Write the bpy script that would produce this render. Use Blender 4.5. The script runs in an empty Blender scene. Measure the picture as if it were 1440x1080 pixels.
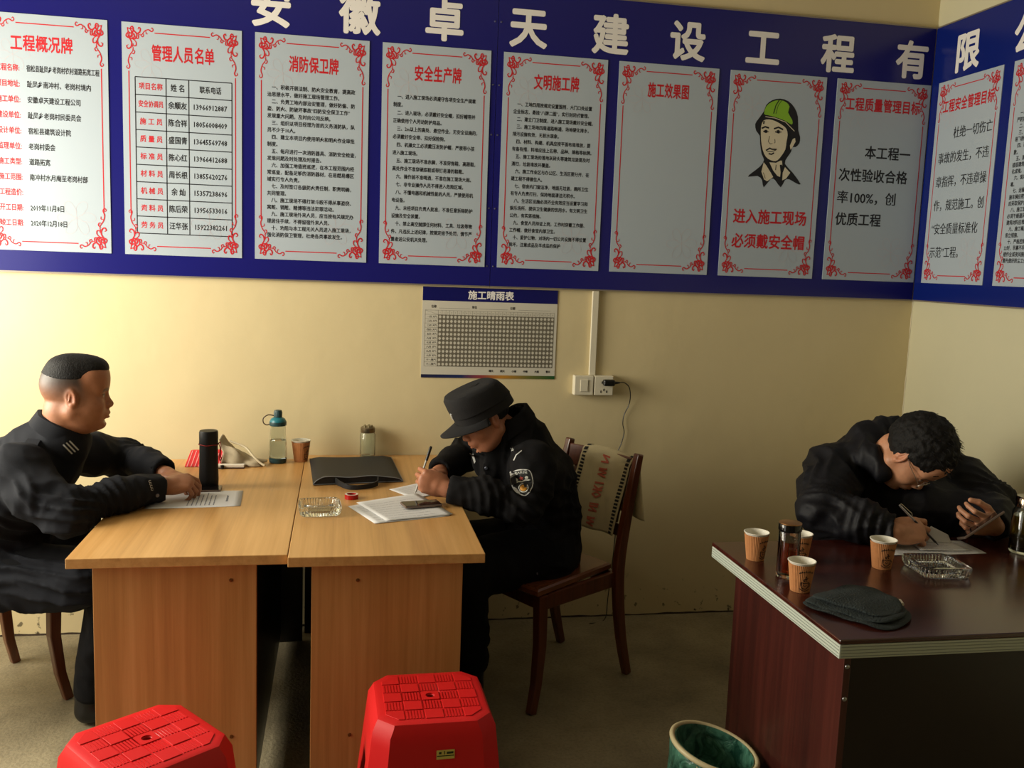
import bpy, bmesh, math, random
import numpy as np
from mathutils import Vector, Matrix
random.seed(7); np.random.seed(7)
SC = bpy.context.scene
COL = SC.collection
PI = math.pi

# ------------------------------------------------------------------ camera
F_PX, YAW, PITCH, ROLL = 1303.4, 0.18529, 0.12798, -0.03683
cam_d = bpy.data.cameras.new('camera'); cam = bpy.data.objects.new('camera', cam_d); COL.objects.link(cam)
cam_d.sensor_width = 36.0; cam_d.lens = F_PX / 1440 * 36.0; cam_d.clip_start = 0.05
fwd0 = Vector((math.sin(YAW), math.cos(YAW), 0)); r0 = Vector((math.cos(YAW), -math.sin(YAW), 0))
fwd = fwd0 * math.cos(PITCH) - Vector((0, 0, 1)) * math.sin(PITCH)
dn = fwd.cross(r0)
rt = r0 * math.cos(ROLL) + dn * math.sin(ROLL); dn2 = -r0 * math.sin(ROLL) + dn * math.cos(ROLL)
cam.matrix_world = Matrix(((rt.x, -dn2.x, -fwd.x, -2.6049), (rt.y, -dn2.y, -fwd.y, -3.9010), (rt.z, -dn2.z, -fwd.z, 1.5703), (0, 0, 0, 1)))
SC.camera = cam

# ------------------------------------------------------------------ light and exposure
w = bpy.data.worlds.new('world'); SC.world = w; w.use_nodes = True
w.node_tree.nodes['Background'].inputs[0].default_value = (0.75, 0.86, 1.0, 1)
w.node_tree.nodes['Background'].inputs[1].default_value = 0.3
SC.view_settings.view_transform = 'Standard'; SC.view_settings.look = 'None'
SC.view_settings.gamma = 1.0; SC.view_settings.use_curve_mapping = False
SC.view_settings.exposure = 0.0

def area(name, loc, target, sx, sy, power, color):
    l = bpy.data.lights.new(name, 'AREA'); l.shape = 'RECTANGLE'; l.size = sx; l.size_y = sy
    l.energy = power; l.color = color
    o = bpy.data.objects.new(name, l); COL.objects.link(o); o.location = loc
    o.rotation_euler = (Vector(target) - Vector(loc)).to_track_quat('-Z', 'Y').to_euler()
    return o
# daylight that comes through the window and the open door of the left wall
area('window_daylight', (-4.80, -1.00, 1.62), (-2.2, -1.0, 1.35), 1.30, 1.35, 108, (1.0, 0.935, 0.78))
area('door_daylight', (-4.80, -2.30, 1.05), (-3.0, -1.9, 0.3), 0.9, 1.9, 15, (1.0, 0.94, 0.80))

# ------------------------------------------------------------------ helpers
def lin(c): return tuple(x / 12.92 if x <= 0.04045 else ((x + 0.055) / 1.055) ** 2.4 for x in c)
def rgb(r, g, b): return lin((r / 255, g / 255, b / 255)) + (1,)

def newmat(name):
    m = bpy.data.materials.new(name); m.use_nodes = True
    nt = m.node_tree; b = nt.nodes['Principled BSDF']
    return m, nt, b
def nd(nt, t, **kw):
    n = nt.nodes.new(t)
    for k, v in kw.items():
        if k in n.inputs: n.inputs[k].default_value = v
        else: setattr(n, k, v)
    return n
def mat(name, col, rough=0.5, metal=0.0, bump=0.0, bscale=40, vary=0.0, vscale=6, spec=0.5, coat=0.0, trans=0.0, ior=1.45, sheen=0.0, stretch=(1, 1, 1)):
    m, nt, b = newmat(name)
    b.inputs['Roughness'].default_value = rough; b.inputs['Metallic'].default_value = metal
    b.inputs['Specular IOR Level'].default_value = spec; b.inputs['Coat Weight'].default_value = coat
    b.inputs['Transmission Weight'].default_value = trans; b.inputs['IOR'].default_value = ior
    b.inputs['Sheen Weight'].default_value = sheen
    b.inputs['Base Color'].default_value = col
    tc = nd(nt, 'ShaderNodeTexCoord'); mp = nd(nt, 'ShaderNodeMapping'); mp.inputs['Scale'].default_value = stretch
    nt.links.new(tc.outputs['Object'], mp.inputs[0])
    if vary > 0:
        n = nd(nt, 'ShaderNodeTexNoise'); n.inputs['Scale'].default_value = vscale; n.inputs['Detail'].default_value = 5
        r = nd(nt, 'ShaderNodeValToRGB')
        r.color_ramp.elements[0].position = 0.3; r.color_ramp.elements[1].position = 0.7
        r.color_ramp.elements[0].color = tuple(c * (1 - vary) for c in col[:3]) + (1,)
        r.color_ramp.elements[1].color = tuple(min(1, c * (1 + vary)) for c in col[:3]) + (1,)
        nt.links.new(mp.outputs[0], n.inputs['Vector']); nt.links.new(n.outputs['Fac'], r.inputs[0]); nt.links.new(r.outputs[0], b.inputs['Base Color'])
    if bump > 0:
        n = nd(nt, 'ShaderNodeTexNoise'); n.inputs['Scale'].default_value = bscale; n.inputs['Detail'].default_value = 4
        bp = nd(nt, 'ShaderNodeBump'); bp.inputs['Strength'].default_value = bump; bp.inputs['Distance'].default_value = 0.01
        nt.links.new(mp.outputs[0], n.inputs['Vector']); nt.links.new(n.outputs['Fac'], bp.inputs['Height']); nt.links.new(bp.outputs[0], b.inputs['Normal'])
    return m

def woodmat(name, c1, c2, c3, axis='x', rough=0.35, scale=1.0, coat=0.1):
    """straight grained laminate: noise stretched along the grain axis"""
    m, nt, b = newmat(name)
    tc = nd(nt, 'ShaderNodeTexCoord'); mp = nd(nt, 'ShaderNodeMapping')
    long_, cross = 1.2 * scale, 55 * scale
    mp.inputs['Scale'].default_value = {'x': (long_, cross, cross), 'y': (cross, long_, cross), 'z': (cross, cross, long_)}[axis]
    nt.links.new(tc.outputs['Object'], mp.inputs[0])
    n = nd(nt, 'ShaderNodeTexNoise'); n.inputs['Scale'].default_value = 1.0; n.inputs['Detail'].default_value = 6; n.inputs['Roughness'].default_value = 0.65
    n.inputs['Distortion'].default_value = 0.25
    nt.links.new(mp.outputs[0], n.inputs['Vector'])
    mp2 = nd(nt, 'ShaderNodeMapping')
    mp2.inputs['Scale'].default_value = {'x': (0.8, 9, 9), 'y': (9, 0.8, 9), 'z': (9, 9, 0.8)}[axis]
    nt.links.new(tc.outputs['Object'], mp2.inputs[0])
    n2 = nd(nt, 'ShaderNodeTexNoise'); n2.inputs['Scale'].default_value = 1.0; n2.inputs['Detail'].default_value = 3
    nt.links.new(mp2.outputs[0], n2.inputs['Vector'])
    mx = nd(nt, 'ShaderNodeMath', operation='MULTIPLY_ADD'); mx.inputs[1].default_value = 0.55
    ml = nd(nt, 'ShaderNodeMath', operation='MULTIPLY'); ml.inputs[1].default_value = 0.45
    nt.links.new(n.outputs['Fac'], mx.inputs[0]); nt.links.new(n2.outputs['Fac'], ml.inputs[0]); nt.links.new(ml.outputs[0], mx.inputs[2])
    r = nd(nt, 'ShaderNodeValToRGB'); e = r.color_ramp.elements
    e[0].position = 0.36; e[0].color = c1; e[1].position = 0.64; e[1].color = c3
    k = e.new(0.5); k.color = c2
    nt.links.new(mx.outputs[0], r.inputs[0]); nt.links.new(r.outputs[0], b.inputs['Base Color'])
    b.inputs['Roughness'].default_value = rough; b.inputs['Coat Weight'].default_value = coat; b.inputs['Coat Roughness'].default_value = 0.25
    bp = nd(nt, 'ShaderNodeBump'); bp.inputs['Strength'].default_value = 0.06; bp.inputs['Distance'].default_value = 0.003
    nt.links.new(n.outputs['Fac'], bp.inputs['Height']); nt.links.new(bp.outputs[0], b.inputs['Normal'])
    return m

def props(o, label=None, cat=None, group=None, kind=None):
    if label: o['label'] = label
    if cat: o['category'] = cat
    if group: o['group'] = group
    if kind: o['kind'] = kind
    return o
def empty(name, loc=(0, 0, 0), rz=0.0, label=None, cat=None, group=None):
    o = bpy.data.objects.new(name, None); COL.objects.link(o); o.location = loc; o.rotation_euler = (0, 0, rz)
    o.empty_display_size = 0.1
    return props(o, label, cat, group)

class MB:
    """collects shapes, then links them as one mesh object"""
    def __init__(s): s.v = []; s.f = []; s.mi = []; s.cur = 0
    def add(s, vs, fs):
        n = len(s.v); s.v += [tuple(p) for p in vs]; s.f += [tuple(i + n for i in f) for f in fs]; s.mi += [s.cur] * len(fs)
    def box(s, x0, x1, y0, y1, z0, z1, M=None):
        vs = [Vector((x, y, z)) for z in (z0, z1) for y in (y0, y1) for x in (x0, x1)]
        if M is not None: vs = [M @ p for p in vs]
        s.add(vs, [(0, 2, 3, 1), (4, 5, 7, 6), (0, 1, 5, 4), (1, 3, 7, 5), (3, 2, 6, 7), (2, 0, 4, 6)]); return s
    def lathe(s, prof, c=(0, 0, 0), n=32, rfun=None, M=None, cap0=True, cap1=True):
        c = Vector(c); vs = []; fs = []
        for (r, z) in prof:
            for i in range(n):
                a = 2 * PI * i / n; rr = r * (rfun(a, z) if rfun else 1)
                p = Vector((rr * math.cos(a), rr * math.sin(a), z))
                if M is not None: p = M @ p
                vs.append(c + p)
        for j in range(len(prof) - 1):
            for i in range(n):
                a = j * n + i; b = j * n + (i + 1) % n; fs.append((a, b, b + n, a + n))
        if cap0: fs.append(tuple(reversed(range(n))))
        if cap1: fs.append(tuple(range((len(prof) - 1) * n, len(prof) * n)))
        s.add(vs, fs); return s
    def tube(s, pts, r, n=8, closed=False):
        pts = [Vector(p) for p in pts]; m = len(pts); vs = []; fs = []
        rr = r if isinstance(r, (list, tuple)) else [r] * m
        prev = None
        for i, p in enumerate(pts):
            if closed: t = pts[(i + 1) % m] - pts[i - 1]
            else: t = pts[min(i + 1, m - 1)] - pts[max(i - 1, 0)]
            t.normalize()
            if prev is None:
                u = t.orthogonal().normalized()
            else:
                u = prev - t * prev.dot(t)
                u = u.normalized() if u.length > 1e-6 else t.orthogonal().normalized()
            prev = u; w_ = t.cross(u)
            for k in range(n):
                a = 2 * PI * k / n; vs.append(p + (u * math.cos(a) + w_ * math.sin(a)) * rr[i])
        for i in range(m if closed else m - 1):
            for k in range(n):
                a = i * n + k; b = i * n + (k + 1) % n; c = ((i + 1) % m) * n
                fs.append((a, b, c + (k + 1) % n, c + k))
        if not closed:
            fs.append(tuple(reversed(range(n)))); fs.append(tuple(range((m - 1) * n, m * n)))
        s.add(vs, fs); return s
    def sweep(s, pts, sec, side):
        """rectangular bar along pts; sec = (width along side, depth) or a list of them"""
        pts = [Vector(p) for p in pts]; m = len(pts); side = Vector(side).normalized(); vs = []; fs = []
        for i, p in enumerate(pts):
            t = (pts[min(i + 1, m - 1)] - pts[max(i - 1, 0)]).normalized()
            u = (side - t * side.dot(t)).normalized(); w_ = t.cross(u)
            a, b = (sec[i] if isinstance(sec, list) else sec)
            for (p_, q_) in ((-1, -1), (1, -1), (1, 1), (-1, 1)): vs.append(p + u * a / 2 * p_ + w_ * b / 2 * q_)
        for i in range(m - 1):
            for k in range(4):
                a = i * 4 + k; b = i * 4 + (k + 1) % 4; fs.append((a, b, b + 4, a + 4))
        fs.append((3, 2, 1, 0)); q = (m - 1) * 4; fs.append((q, q + 1, q + 2, q + 3))
        s.add(vs, fs); return s
    def prism(s, poly, z0, z1, M=None):
        n = len(poly); vs = [Vector((x, y, z0)) for x, y in poly] + [Vector((x, y, z1)) for x, y in poly]
        if M is not None: vs = [M @ p for p in vs]
        s.add(vs, [tuple(reversed(range(n))), tuple(range(n, 2 * n))] + [(i, (i + 1) % n, (i + 1) % n + n, i + n) for i in range(n)]); return s
    def loft(s, rings, cap0=True, cap1=True):
        n = len(rings[0]); vs = [p for r in rings for p in r]; fs = []
        for j in range(len(rings) - 1):
            for i in range(n):
                a = j * n + i; b = j * n + (i + 1) % n; fs.append((a, b, b + n, a + n))
        if cap0: fs.append(tuple(reversed(range(n))))
        if cap1: fs.append(tuple(range((len(rings) - 1) * n, len(rings) * n)))
        s.add(vs, fs); return s
    def grid(s, fn, nu, nv):
        vs = [fn(i / nu, j / nv) for j in range(nv + 1) for i in range(nu + 1)]
        fs = [(j * (nu + 1) + i, j * (nu + 1) + i + 1, (j + 1) * (nu + 1) + i + 1, (j + 1) * (nu + 1) + i) for j in range(nv) for i in range(nu)]
        s.add(vs, fs); return s
    def build(s, name, m, parent=None, smooth=None, bevel=0, seg=2, solid=0, subs=0, offset=-1):
        me = bpy.data.meshes.new(name); me.from_pydata(s.v, [], s.f); me.update()
        ms = m if isinstance(m, (list, tuple)) else [m]
        for q in ms: me.materials.append(q)
        if len(ms) > 1: me.polygons.foreach_set('material_index', s.mi)
        bm = bmesh.new(); bm.from_mesh(me)
        bmesh.ops.recalc_face_normals(bm, faces=bm.faces); bm.to_mesh(me); bm.free()
        o = bpy.data.objects.new(name, me); COL.objects.link(o)
        if parent is not None: o.parent = parent
        if smooth is not None:
            me.shade_smooth(); me.set_sharp_from_angle(angle=math.radians(smooth))
        if solid:
            q = o.modifiers.new('solid', 'SOLIDIFY'); q.thickness = solid; q.offset = offset
        if bevel:
            q = o.modifiers.new('bevel', 'BEVEL'); q.width = bevel; q.segments = seg; q.limit_method = 'ANGLE'; q.angle_limit = math.radians(35)
        if subs:
            q = o.modifiers.new('subsurf', 'SUBSURF'); q.levels = subs; q.render_levels = subs
        return o

def np_object(name, V, Q, m, parent=None, smooth=True, colors=None):
    me = bpy.data.meshes.new(name); V = np.asarray(V, np.float32); Q = np.asarray(Q, np.int32); k = Q.shape[1]
    me.vertices.add(len(V)); me.vertices.foreach_set('co', V.ravel())
    me.loops.add(Q.size); me.loops.foreach_set('vertex_index', Q.ravel())
    me.polygons.add(len(Q)); me.polygons.foreach_set('loop_start', np.arange(0, Q.size, k, dtype=np.int32))
    me.update(calc_edges=True)
    if colors is not None:
        at = me.color_attributes.new('Col', 'FLOAT_COLOR', 'POINT'); at.data.foreach_set('color', np.asarray(colors, np.float32).ravel())
    if smooth: me.shade_smooth()
    me.materials.append(m); me.validate()
    o = bpy.data.objects.new(name, me); COL.objects.link(o)
    if parent is not None: o.parent = parent
    return o

def catmull(pts, n=8, closed=False):
    pts = [Vector(p) for p in pts]; out = []; m = len(pts)
    for i in range(m if closed else m - 1):
        if closed: a, b, c, d = pts[i - 1], pts[i], pts[(i + 1) % m], pts[(i + 2) % m]
        else: a, b, c, d = pts[max(i - 1, 0)], pts[i], pts[i + 1], pts[min(i + 2, m - 1)]
        for k in range(n):
            t = k / n
            out.append(0.5 * ((2 * b) + (c - a) * t + (2 * a - 5 * b + 4 * c - d) * t * t + (-a + 3 * b - 3 * c + d) * t ** 3))
    if not closed: out.append(pts[-1])
    return out

# ------------------------------------------------------------------ flat print: text and strokes, as thin raised meshes
_tcache = {}
def text_raw(s, bold, res):
    k = (s, bold, res)
    if k in _tcache: return _tcache[k]
    c = bpy.data.curves.new('tmp', 'FONT'); c.body = s; c.size = 1; c.offset = bold; c.resolution_u = res
    o = bpy.data.objects.new('tmp', c); COL.objects.link(o)
    me = bpy.data.meshes.new_from_object(o.evaluated_get(bpy.context.evaluated_depsgraph_get()))
    vs = [(v.co.x, v.co.y) for v in me.vertices]; fs = [tuple(p.vertices) for p in me.polygons]
    bpy.data.objects.remove(o); bpy.data.curves.remove(c); bpy.data.meshes.remove(me)
    _tcache[k] = (vs, fs); return _tcache[k]
class Print(MB):
    """2-D print on a surface; M maps (x right, y up, z out) in metres to the parent space"""
    def __init__(s, M): super().__init__(); s.M = M; s.lift = 0.0004
    def text(s, t, x, y, cw, ch, bold=0.02, res=1, align='l', spacing=None, rot=0):
        if spacing is not None:
            x0 = x - (len(t) * spacing / 2 if align == 'c' else 0)
            for i, q in enumerate(t):
                if q.strip(): s.text(q, x0 + (i + .5) * spacing, y, cw, ch, bold, res, 'c', rot=rot)
            return s
        if bold > 0:
            k = bold * .75; offs = [(-k, 0), (k, 0)] if bold < .025 else [(-k, 0), (k, 0), (0, -k), (0, k)] + ([(-k * .7, -k * .7), (k * .7, k * .7), (-k * .7, k * .7), (k * .7, -k * .7)] if bold > .035 else [])
            l0 = s.lift
            for i, (a, b_) in enumerate(offs): s.lift = l0 + i * .00002; s.text(t, x + a * cw, y + b_ * ch, cw, ch, 0, res, align, None, rot)
            s.lift = l0; return s
        vs, fs = text_raw(t, 0, res)
        if not vs: return s
        x1 = max(v[0] for v in vs); xm = min(v[0] for v in vs)
        ox = x - (xm + x1) / 2 * cw if align == 'c' else x
        R = Matrix.Rotation(rot, 3, 'Z')
        s.add([s.M @ (Vector((x, y, s.lift)) + R @ Vector((ox - x + v[0] * cw, (v[1] - 0.38) * ch, 0))) for v in vs], fs); return s
    def poly(s, pts, lift=None):
        from mathutils.geometry import tessellate_polygon
        l = s.lift if lift is None else lift
        P = [Vector((p[0], p[1], 0)) for p in pts]; tr = tessellate_polygon([P])
        s.add([s.M @ Vector((p.x, p.y, l)) for p in P], [tuple(t) for t in tr]); return s
    def rect(s, x0, x1, y0, y1): return s.poly([(x0, y0), (x1, y0), (x1, y1), (x0, y1)])
    def stroke(s, pts, w0, w1=None, wm=None):
        n = len(pts); vs = []; s.ns = getattr(s, 'ns', 0) + 1; zz = s.lift + (s.ns % 64) * .000012
        for i in range(n):
            a = Vector(pts[max(i - 1, 0)][:2]); b = Vector(pts[min(i + 1, n - 1)][:2]); t = (b - a)
            t = t.normalized() if t.length > 0 else Vector((1, 0)); q = Vector((-t.y, t.x)); f = i / (n - 1)
            wd = w0 if w1 is None else w0 + (w1 - w0) * f
            if wm is not None: wd += (wm - w0) * math.sin(PI * f)
            p = Vector(pts[i][:2]); vs += [p + q * wd / 2, p - q * wd / 2]
        s.add([s.M @ Vector((p.x, p.y, zz)) for p in vs], [(2 * i, 2 * i + 1, 2 * i + 3, 2 * i + 2) for i in range(n - 1)]); return s
    def dense(s, k=2):
        for _ in range(k):
            nf = []; 
            for f in s.f:
                for i in range(1, len(f) - 1):
                    a, b, c = (Vector(s.v[j]) for j in (f[0], f[i], f[i + 1])); n = len(s.v); s.v += [tuple((a + b) / 2), tuple((b + c) / 2), tuple((c + a) / 2)]
                    nf += [(f[0], n, n + 2), (n, f[i], n + 1), (n + 1, f[i + 1], n + 2), (n, n + 1, n + 2)]
            s.f = nf
        return s
    def chars(s, t, x, y, cw, ch, bold, res, spacing, name, m, parent, align='c'):
        x0 = x - (len(t) * spacing / 2 if align == 'c' else 0)
        for i, q in enumerate(t):
            if q.strip(): P = Print(s.M); P.lift = s.lift; P.text(q, x0 + (i + .5) * spacing, y, cw, ch, bold, res, 'c'); P.build(name, m, parent, False)
    def build(s, name, m, parent=None, stuff=True):
        me = bpy.data.meshes.new(name); me.from_pydata(s.v, [], s.f); me.update(); me.materials.append(m)
        o = bpy.data.objects.new(name, me); COL.objects.link(o)
        if parent is not None: o.parent = parent
        if stuff: o['kind'] = 'stuff'
        return o
# ------------------------------------------------------------------ room
def wallmat(name, col, dirt):
    m, nt, b = newmat(name)
    tc = nd(nt, 'ShaderNodeTexCoord'); geo = nd(nt, 'ShaderNodeNewGeometry')
    n = nd(nt, 'ShaderNodeTexNoise'); n.inputs['Scale'].default_value = 1.3; n.inputs['Detail'].default_value = 7
    n.inputs['Roughness'].default_value = 0.6
    nt.links.new(geo.outputs['Position'], n.inputs['Vector'])
    r = nd(nt, 'ShaderNodeValToRGB'); r.color_ramp.elements[0].position = 0.3; r.color_ramp.elements[1].position = 0.75
    r.color_ramp.elements[0].color = tuple(c * 0.93 for c in col[:3]) + (1,); r.color_ramp.elements[1].color = col
    nt.links.new(n.outputs['Fac'], r.inputs[0])
    # dirt and chipped specks close to the floor
    sp = nd(nt, 'ShaderNodeSeparateXYZ'); nt.links.new(geo.outputs['Position'], sp.inputs[0])
    mr = nd(nt, 'ShaderNodeMapRange'); mr.inputs['From Min'].default_value = 0.0; mr.inputs['From Max'].default_value = 0.22
    mr.inputs['To Min'].default_value = 1; mr.inputs['To Max'].default_value = 0; nt.links.new(sp.outputs['Z'], mr.inputs['Value'])
    n2 = nd(nt, 'ShaderNodeTexNoise'); n2.inputs['Scale'].default_value = 28; n2.inputs['Detail'].default_value = 3
    nt.links.new(geo.outputs['Position'], n2.inputs['Vector'])
    r2 = nd(nt, 'ShaderNodeValToRGB'); r2.color_ramp.elements[0].position = 0.63; r2.color_ramp.elements[1].position = 0.68
    nt.links.new(n2.outputs['Fac'], r2.inputs[0])
    mu = nd(nt, 'ShaderNodeMath', operation='MULTIPLY'); nt.links.new(mr.outputs[0], mu.inputs[0]); nt.links.new(r2.outputs[0], mu.inputs[1])
    mx = nd(nt, 'ShaderNodeMixRGB'); mx.inputs[2].default_value = dirt
    nt.links.new(mu.outputs[0], mx.inputs[0]); nt.links.new(r.outputs[0], mx.inputs[1]); nt.links.new(mx.outputs[0], b.inputs['Base Color'])
    b.inputs['Roughness'].default_value = 0.55; b.inputs['Specular IOR Level'].default_value = 0.4
    n3 = nd(nt, 'ShaderNodeTexNoise'); n3.inputs['Scale'].default_value = 3.5; n3.inputs['Detail'].default_value = 8
    nt.links.new(geo.outputs['Position'], n3.inputs['Vector'])
    bp = nd(nt, 'ShaderNodeBump'); bp.inputs['Strength'].default_value = 0.25; bp.inputs['Distance'].default_value = 0.02
    nt.links.new(n3.outputs['Fac'], bp.inputs['Height']); nt.links.new(bp.outputs[0], b.inputs['Normal'])
    return m
M_WALL = wallmat('cream_wall_paint', rgb(222, 205, 160), rgb(70, 60, 45))
M_WALL_R = wallmat('pale_wall_paint', rgb(216, 210, 176), rgb(70, 60, 45))
M_CEIL = mat('ceiling_white', rgb(188, 182, 165), 0.8, bump=0.1)

def floormat():
    m, nt, b = newmat('concrete_floor')
    geo = nd(nt, 'ShaderNodeNewGeometry')
    n = nd(nt, 'ShaderNodeTexNoise'); n.inputs['Scale'].default_value = 2.2; n.inputs['Detail'].default_value = 9; n.inputs['Roughness'].default_value = 0.65
    nt.links.new(geo.outputs['Position'], n.inputs['Vector'])
    r = nd(nt, 'ShaderNodeValToRGB'); e = r.color_ramp.elements
    e[0].position = 0.3; e[0].color = rgb(106, 96, 74); e[1].position = 0.72; e[1].color = rgb(168, 156, 126)
    nt.links.new(n.outputs['Fac'], r.inputs[0])
    n2 = nd(nt, 'ShaderNodeTexNoise'); n2.inputs['Scale'].default_value = 90; n2.inputs['Detail'].default_value = 3
    nt.links.new(geo.outputs['Position'], n2.inputs['Vector'])
    mx = nd(nt, 'ShaderNodeMixRGB', blend_type='MULTIPLY'); mx.inputs[0].default_value = 0.5
    r2 = nd(nt, 'ShaderNodeValToRGB'); r2.color_ramp.elements[0].position = 0.3; r2.color_ramp.elements[0].color = (0.55, 0.55, 0.55, 1); r2.color_ramp.elements[1].position = 0.55
    nt.links.new(n2.outputs['Fac'], r2.inputs[0]); nt.links.new(r.outputs[0], mx.inputs[1]); nt.links.new(r2.outputs[0], mx.inputs[2])
    nt.links.new(mx.outputs[0], b.inputs['Base Color'])
    b.inputs['Roughness'].default_value = 0.6
    bp = nd(nt, 'ShaderNodeBump'); bp.inputs['Strength'].default_value = 0.3; bp.inputs['Distance'].default_value = 0.01
    nt.links.new(n2.outputs['Fac'], bp.inputs['Height']); nt.links.new(bp.outputs[0], b.inputs['Normal'])
    return m
M_FLOOR = floormat()
XL, YF, ZC = -4.78, -6.4, 3.15
def struct(name, mb, m, **k): return props(mb.build(name, m, **k), kind='structure')
struct('floor', MB().box(XL - .2, 0.2, YF - .2, 0.2, -0.1, 0), M_FLOOR)
struct('ceiling', MB().box(XL - .2, 0.2, YF - .2, 0.2, ZC, ZC + .1), M_CEIL)
struct('wall_back', MB().box(XL, 0, 0, 0.2, 0, ZC), M_WALL)
struct('wall_right', MB().box(0, 0.2, YF, 0.2, 0, ZC), M_WALL_R)
# left wall with a window and a doorway
WY0, WY1, WZ0, WZ1 = -1.68, -0.30, 0.92, 2.34
DY0, DY1, DZ1 = -2.80, -1.80, 2.10
lw = MB()
lw.box(XL - .2, XL, WY1, 0.2, 0, ZC); lw.box(XL - .2, XL, WY0, WY1, 0, WZ0); lw.box(XL - .2, XL, WY0, WY1, WZ1, ZC)
lw.box(XL - .2, XL, DY1, WY0, 0, ZC); lw.box(XL - .2, XL, DY0, DY1, DZ1, ZC); lw.box(XL - .2, XL, YF, DY0, 0, ZC)
struct('wall_left', lw, M_WALL)
fw = MB()
fw.box(XL, 0, YF - .2, YF, 0, ZC)
struct('wall_front', fw, mat('brown_grey_wall', rgb(128, 118, 98), .8))
M_ALU = mat('window_aluminium', rgb(200, 202, 205), 0.35, 0.6)
def frame_x(name, x, y0, y1, z0, z1, mull=1):
    t = .05; q = MB(); q.box(x - .03, x + .03, y0, y1, z0, z0 + t); q.box(x - .03, x + .03, y0, y1, z1 - t, z1)
    q.box(x - .03, x + .03, y0, y0 + t, z0 + t, z1 - t); q.box(x - .03, x + .03, y1 - t, y1, z0 + t, z1 - t)
    for i in range(mull): yy = y0 + (y1 - y0) * (i + 1) / (mull + 1); q.box(x - .025, x + .025, yy - .02, yy + .02, z0 + t, z1 - t)
    struct(name, q, M_ALU)
frame_x('window_1', -4.92, WY0, WY1, WZ0, WZ1)
q = MB(); t = .05
q.box(-4.95, -4.89, DY0, DY0 + t, 0, DZ1); q.box(-4.95, -4.89, DY1 - t, DY1, 0, DZ1); q.box(-4.95, -4.89, DY0 + t, DY1 - t, DZ1 - t, DZ1)
struct('door_1', q, M_ALU)
# dark open joint between the plaster and the concrete, and the cracked corner seam
M_JOINT = mat('dirty_joint', rgb(58, 46, 34), 0.9, bump=0.5, bscale=120)
def wob(x, s=0): return math.sin(x * 11 + s) * .3 + math.sin(x * 27 + 2 * s) * .25 + math.sin(x * 61 + s) * .25
q = MB(); N = 260; rings = []
for i in range(N + 1):
    x = -4.77 + 4.76 * i / N; h = .006 + .004 * wob(x); d = .004 + .002 * wob(x, 2)
    rings.append([(x, 0.002, 0), (x, -d, 0), (x, -d * .6, max(.002, h)), (x, 0.002, max(.002, h))])
q.loft([[Vector(p) for p in r] for r in rings]); struct('trim_1', q, M_JOINT, smooth=50)
M_SEAM = mat('plaster_seam', rgb(216, 206, 178), 0.8, bump=0.6, bscale=60)
q = MB(); rings = []
for i in range(121):
    z = .01 + 1.46 * i / 120; d = .0035 + .0022 * wob(z * 1.7, 1)
    rings.append([Vector((.001, .001, z)), Vector((-d, .001, z)), Vector((-d * .7, -d * .7, z)), Vector((.001, -d, z))])
q.loft(rings); struct('trim_2', q, M_SEAM, smooth=50)

# ------------------------------------------------------------------ notice board
M_BLUE = mat('blue_board_print', rgb(27, 27, 108), 0.22, spec=0.5, bump=0.02, bscale=4)
M_BLUE_R = mat('blue_board_print_side', rgb(16, 34, 116), 0.22, spec=0.5, bump=0.02, bscale=4)
M_GREYP = mat('notice_grey_print', rgb(176, 188, 198), 0.30, spec=0.5)
M_RED = mat('red_ink', rgb(196, 26, 38), 0.5); M_BLACK = mat('black_ink', rgb(24, 24, 28), 0.5)
M_WHITEP = mat('white_ink', rgb(240, 236, 232), 0.5); M_PINK = mat('pale_pink_ink', rgb(192, 184, 190), 0.4)
M_EDGE = mat('board_edge_trim', rgb(150, 140, 128), 0.4, 0.5)
M_SCREW = mat('screw_cap', rgb(120, 120, 150), 0.3, 0.8)

ZT, ZB, PT, PB = 2.6776, 1.4776, 2.4334, 1.5566
PH = PT - PB
BT = 0.012      # board thickness
def frameM(wall, x0):
    """print space of a panel: origin at its top left corner, x right, y up"""
    if wall == 'back': return Matrix(((1, 0, 0, x0), (0, 0, -1, -BT - .003), (0, 1, 0, PT), (0, 0, 0, 1)))
    return Matrix(((0, 0, -1, -BT - .003), (-1, 0, 0, x0), (0, 1, 0, PT), (0, 0, 0, 1)))
CURLS = [
    ([(0, 0), (.05, .10), (.16, .13), (.24, .05), (.20, -.03), (.13, .0), (.15, .06)], 1),
    ([(.02, .02), (.20, .03), (.34, .12), (.46, .10), (.50, .02), (.44, -.02), (.41, .03)], 1),
    ([(.36, .12), (.52, .16), (.66, .06), (.80, .02), (.92, .06), (.98, .02), (.94, -.03), (.90, .0)], .8),
    ([(.08, .12), (.10, .24), (.22, .26), (.27, .17), (.20, .13), (.16, .18)], .9),
    ([(.26, .14), (.33, .24), (.42, .24), (.42, .17), (.37, .16)], .8),
    ([(.50, .13), (.56, .20), (.62, .17), (.60, .12)], .7),
    ([(.70, .05), (.72, .12), (.78, .12)], .6),
]
def ornament(P, cx, cy, sx, sy, ww=.0043, k=1.0):
    for pts, wd in CURLS:
        sp = catmull([(p[0], p[1], 0) for p in pts], 4)
        P.stroke([(cx + sx * q.x * .096 * k, cy + sy * q.y * .155 * k) for q in sp], ww * wd * .5, ww * wd * .5, ww * wd * 1.25)
        P.stroke([(cx + sx * q.y * .13 * k, cy + sy * q.x * .155 * k) for q in sp], ww * wd * .5, ww * wd * .5, ww * wd * 1.25)
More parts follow.
